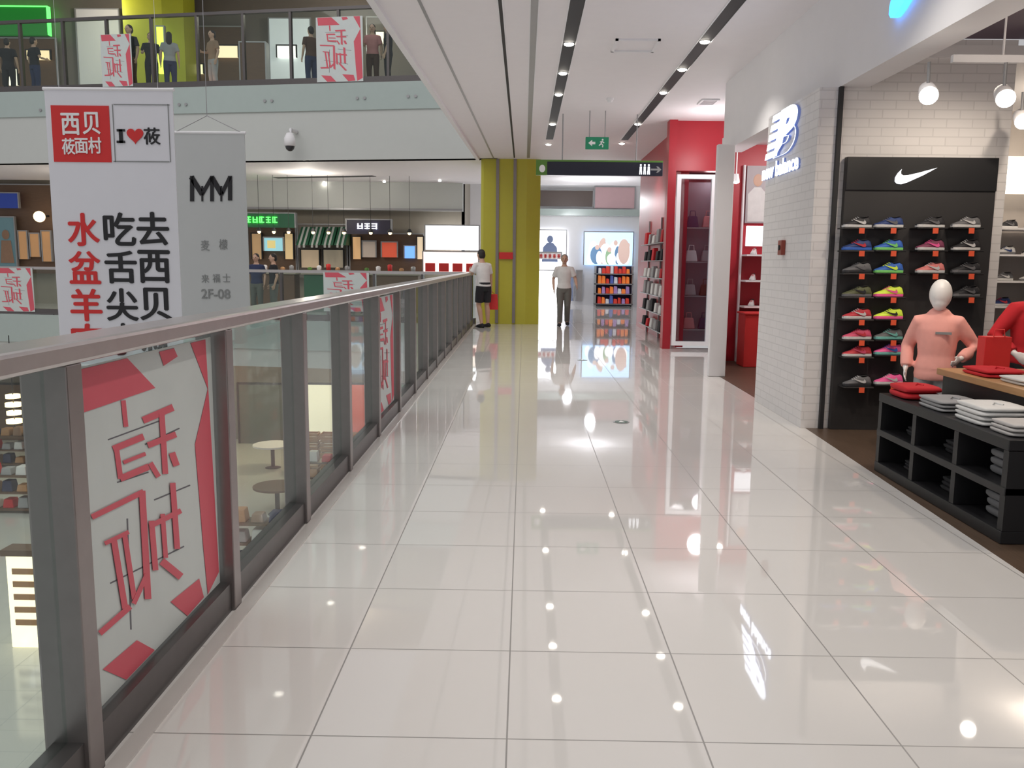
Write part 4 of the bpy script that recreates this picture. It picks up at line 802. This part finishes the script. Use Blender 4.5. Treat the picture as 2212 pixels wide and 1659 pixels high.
for i,(x0,x1,mt,l) in enumerate(((545,640,m_brown,'dark brown kiosk counter below the menu screen'),(660,760,m_dgreen,'green kiosk counter below the awnings'),(780,905,m_brown,'long brown kiosk counter near the bright white storefront'))):
    X0,X1,_,_=pr(x0,580,x1,640,24.6); t=thing('kiosk_counter',l,'counter',((X0+X1)/2,24.6,0)); m=MB(); m.box(X0,X1,24.4,25.0,.002,1.06); m.obj('body',mt,t,bevel=.02); m=MB(); m.box(X0-.06,X1+.06,24.34,25.06,1.06,1.12); m.obj('worktop',m_beige,t,bevel=.01)
    for j in range(5):
        x=X0+(X1-X0)*(j+.5)/5; m=MB(); m.loft([(V((x,24.6,1.121)),V((.06,0,0)),V((0,.06,0))),(V((x,24.6,1.121+.12+.05*(j%3))),V((.07,0,0)),V((0,.07,0))),(V((x,24.6,1.27+.05*(j%3))),V((.03,0,0)),V((0,.03,0)))],10); m.obj('jar',[m_lime,m_white,m_red2,m_crate,m_grey][j],label=f"{['lime','white','red','tan','grey'][j]} jar on the {['dark brown','green','long brown'][i]} kiosk counter",cat='jar',group='jars on the kiosk counters',smooth=True)
    for j in range(3):
        x=X0+(X1-X0)*(j+.5)/3; p=V((x,24.7,2.25)); t=thing('pendant_lamp',f"small warm pendant lamp, {ORD[j]} above the {['dark brown','green','long brown'][i]} kiosk counter",'lamp',p,0,'pendant lamps above the kiosks')
        m=MB(); m.loft([(p+UP*.02,V((.09,0,0)),V((0,.09,0))),(p+UP*.12,V((.03,0,0)),V((0,.03,0)))],12); m.obj('shade',m_dark,t); m=MB(); m.ell(p,.05,.05,.05); m.obj('bulb',e_warm,t,smooth=True); m=MB(); m.tube([p+UP*.12,(x,24.7,ZC)],.006,5); m.obj('cord',m_dark,t)
for i,(x,y) in enumerate(((170,395),(330,398),(560,396),(700,394),(830,392),(950,390))):
    p=at_z(x,y,ZC-.03); downlight(p,f'small round lamp in the opposite soffit, {ORD[i]} from the left','lamps in the opposite soffit')
# ---------------------------------------------------------------- upper floor across
YU=26.9
panel('shop_sign',(-60,18,108,78),YU,e_dgreen,'dark green lit sign with lime edge at the upper left','sign',.15,e_green)
panel('storefront',(-40,85,125,205),YU,m_brown,'dark storefront under the green sign on the upper floor','storefront')
panel('wall_panel',(172,22,262,200),YU-.1,m_white,'white panel left of the yellow column on the upper floor','panel')
X0,X1,_,_=pr(270,100,392,180,25.4); m=MB(); m.prism([(X0,25.4,5.601),(X1-.5,25.4,5.601),(X1,25.7,5.601),(X1,26.6,5.601),(X0,26.6,5.601)],(0,0,3.55)); m.obj('column',m_olive2,label='bright yellow green column on the upper floor',cat='column')
panel('light_strip',(343,60,358,160),25.2,em('lime_glow',(.75,1,.1),1.5),'glowing lime strip on the yellow green column','light strip',.1)
panel('storefront',(400,60,525,195),YU,m_brown,'brown lit storefront right of the yellow column on the upper floor','storefront')
for i,(x0,y0,x1,y1,c) in enumerate(((408,140,440,160,(1,.85,.5)),(470,100,515,125,(.9,.7,.45)),(10,150,40,185,(1,.9,.7)),(60,110,110,130,(.8,.6,.35)),(600,100,640,125,(1,.95,.85)),(805,70,830,95,(1,.85,.6)))):
    panel('window_display',(x0,y0,x1,y1),YU-.12,em(f'upper_glow_{i}',c,1.2),f'small lit window display on the upper floor, {["right of the yellow column","above the brown kiosk","at the far left","under the green sign","in the white storefront","at the right end"][i]}','window',.06,m_dark)
panel('kiosk',(527,98,580,200),25.5,m_brown,'brown kiosk board on the upper floor behind the railing','kiosk',.3)
panel('light_box',(585,42,672,195),YU,em('dim_white',(.8,.84,.86),.3),'white lit storefront left of the large upper poster','light box')
panel('storefront',(795,40,900,195),YU,m_taupe,'taupe storefront at the right end of the upper floor','storefront')
p=at_b(418,186,.25); t=thing('lit_sign','glowing red and warm sign low behind the upper railing','sign',p-UP*.1); m=MB(); m.obox(p,r,n,-.45,.45,-.03,.05,-.10,.1); bd=m.obj('board',em('warm_red_glow',(1,.35,.2),2.5),t); m=MB(); m.obox(p,r,n,-.4,.4,-.04,-.03,-.03,.05); m.obj('lettering',e_warm,bd)
for i,(x,y) in enumerate(((425,16),(520,20),(620,14),(700,22))):
    p=at_z(x,y,9.17); downlight(p,f'small ceiling lamp of the upper floor, {ORD[i]} from the left','lamps of the upper floor',.1)
# ---------------------------------------------------------------- lower floor
def crate(x,y,z,label):
    t=thing('crate',label,'crate',(x,y,z),0,'wooden crates on the lower floor'); m=MB()
    for q in range(3):
        zz=z+.02+q*.09; m.box(x-.3,x+.3,y-.2,y-.18,zz,zz+.07); m.box(x-.3,x+.3,y+.18,y+.2,zz,zz+.07); m.box(x-.3,x-.28,y-.18,y+.18,zz,zz+.07); m.box(x+.28,x+.3,y-.18,y+.18,zz,zz+.07)
    m.obj('slats',m_crate,t); m=MB(); m.box(x-.28,x+.28,y-.18,y+.18,z+.001,z+.03); m.obj('bottom',m_crate,t)
    m=MB()
    for a in (-.27,.25):
        for b in (-.17,.15): m.box(x+a,x+a+.02,y+b,y+b+.02,z+.03,z+.29)
    m.obj('corner_posts',m_crate,t)
for k in range(4):
    for j in range(3):
        crate(-6.6+.68*j,26.0,-5+.3*k,f'wooden slat crate, {ORD[k]} from the bottom of the {ORD[j]} stack on the lower floor')
def lower_panel(nm,px,Y,mt,l,c):
    X0,X1,Z0,Z1=pr(*px,Y); Z0=max(-4.99,Z0); t=thing(nm,l,c,((X0+X1)/2,Y,Z0)); m=MB(); m.box(X0,X1,Y-.1,Y,Z0,Z1); m.obj('panel',mt,t); m=MB()
    for q in ((X0-.06,X0,Z0,Z1),(X1,X1+.06,Z0,Z1),(X0-.06,X1+.06,Z1,Z1+.06)): m.box(q[0],q[1],Y-.13,Y,q[2],q[3])
    m.obj('frame',m_dark,t)
lower_panel('storefront',(-40,830,80,1010),29.8,m_brown,'brown lower floor storefront at the left edge','storefront')
lower_panel('storefront',(520,830,640,1010),29.8,mat('dark_lower',(.12,.13,.11),.5),'dark lower floor storefront behind the crates','storefront')
lower_panel('light_box',(655,830,720,990),29.8,em('lower_glow',(.85,.8,.65),.7),'cream lit panel behind the crates on the lower floor','light box')
lower_panel('light_box',(740,830,800,960),29.8,em('lower_red',(.5,.1,.08),.6),'dim red lit panel on the lower floor','light box')
lower_panel('storefront',(810,830,960,960),29.8,m_dgreen,'dark green lower floor storefront','storefront')
p=at_y(28,860,20.0); t=thing('pendant_lamp','tiered warm pendant lamp hanging in the void at the left edge','lamp',p-UP*.6)
for i in range(4):
    m=MB(); m.disc(p-UP*(.2*i),(0,0,1),.16+.02*(i%2),.09,16); m.obj('tier',e_warm,t)
m=MB(); m.tube([p-UP*.7,p+UP*.2,p+UP*1.5],.012,6); m.obj('rod',m_dark,t)
q=at_z(90,1400,-5); t=thing('display_stand','warm lit display stand on the lower floor at the left','stand',q)
m=MB(); m.box(q.x-.5,q.x+.5,q.y,q.y+.25,-4.999,-3.4); sb=m.obj('body',em('stand_glow',(1,.85,.6),1.4),t,bevel=.02); m=MB(); m.box(q.x-.55,q.x+.55,q.y-.05,q.y+.3,-3.4,-3.3); m.obj('cap',m_brown,t)
m=MB()
for k in range(5): m.box(q.x-.4,q.x+.3,q.y-.012,q.y,-4.6+.22*k,-4.5+.22*k)
m.obj('stripes',m_crate,sb)
for i,(x,y,l) in enumerate(((590,1010,'white display table on the lower floor left of the crates'),(600,1110,'dark round table on the lower floor'))):
    q=at_z(x,y,-5); t=thing('display_table',l,'table',q); m=MB(); m.disc(q+UP*.7,(0,0,1),.6,.05,24); m.obj('top',[m_white,m_brown][i],t); m=MB(); m.tube([q+UP*.002,q+UP*.04,q+UP*.7],[.25,.06,.06],14); m.obj('pedestal',m_dark,t)
gmat=[c_white,c_tan,c_red,c_navy,c_lgrey,m_crate]; gnm=['white','tan','red','navy','grey','brown']
for i,(x,y,l) in enumerate(((30,1110,'nearest the left edge'),(25,1010,'second from the left edge'),(690,1075,'in front of the crates'),(575,1230,'nearest the railing posts'))):
    q=at_z(x,y,-5); t=thing('goods_rack',f'low wooden goods rack on the lower floor, {l}','rack',q); w2=.8
    for z in (.12,.55,.98):
        m=MB(); m.box(q.x-w2,q.x+w2,q.y,q.y+.5,-5+z-.04,-5+z); m.obj('shelf',m_brown,t)
    for a in (-w2,w2-.04):
        m=MB(); m.box(q.x+a,q.x+a+.04,q.y,q.y+.5,-4.999,-4.0); m.obj('side_panel',m_brown,t)
    for k,z in enumerate((.12,.55,.98)):
        for j in range(4):
            c=(i+j*2+k)%6; xx=q.x-.57+.38*j; hh=.18+.05*((i+j+k)%3); m=MB(); zz=-5+z+.001
            m.hexa([(xx-.14,q.y+.08,zz),(xx+.14,q.y+.08,zz),(xx+.14,q.y+.4,zz),(xx-.14,q.y+.4,zz),(xx-.11,q.y+.1,zz+hh),(xx+.11,q.y+.1,zz+hh),(xx+.11,q.y+.36,zz+hh),(xx-.11,q.y+.36,zz+hh)])
            m.obj('goods_item',gmat[c],bevel=.02,label=f'{gnm[c]} goods, {ORD[j]} on the {("bottom","middle","top")[k]} shelf of the rack {l}',cat='goods',group='goods on the lower floor racks')
# ---------------------------------------------------------------- lights
w=bpy.data.worlds.new('world'); S.world=w; w.use_nodes=True; bg=w.node_tree.nodes['Background']; bg.inputs[0].default_value=(.97,.96,.98,1); bg.inputs[1].default_value=.48
light('AREA',(-9,8,13),1150,(1,.97,.95),(14,16))
for p,e,c in (((3.6,5.0,3.0),22,(1,.86,.7)),((5.5,8.5,2.9),40,(1,.85,.68)),((3.9,11.4,2.9),50,(1,.92,.9)),((3.3,15.4,2.9),6,(1,.85,.85)),((2.0,25,3.2),70,(.95,.97,1)),((1.5,28.5,3.0),45,(.95,.97,1)),((-6,24,3.3),60,(1,.92,.8)),((-12,24.5,3.3),50,(1,.87,.7)),((-5,25,8.5),60,(1,.9,.75)),((-12,25,8.5),60,(1,.92,.8)),((-6,27,-1.9),150,(1,.82,.55)),((-12,27,-1.9),150,(1,.8,.52)),((2.95,13.9,3.2),22,(1,.95,.95))):
    light('POINT',p,e,c,.15)
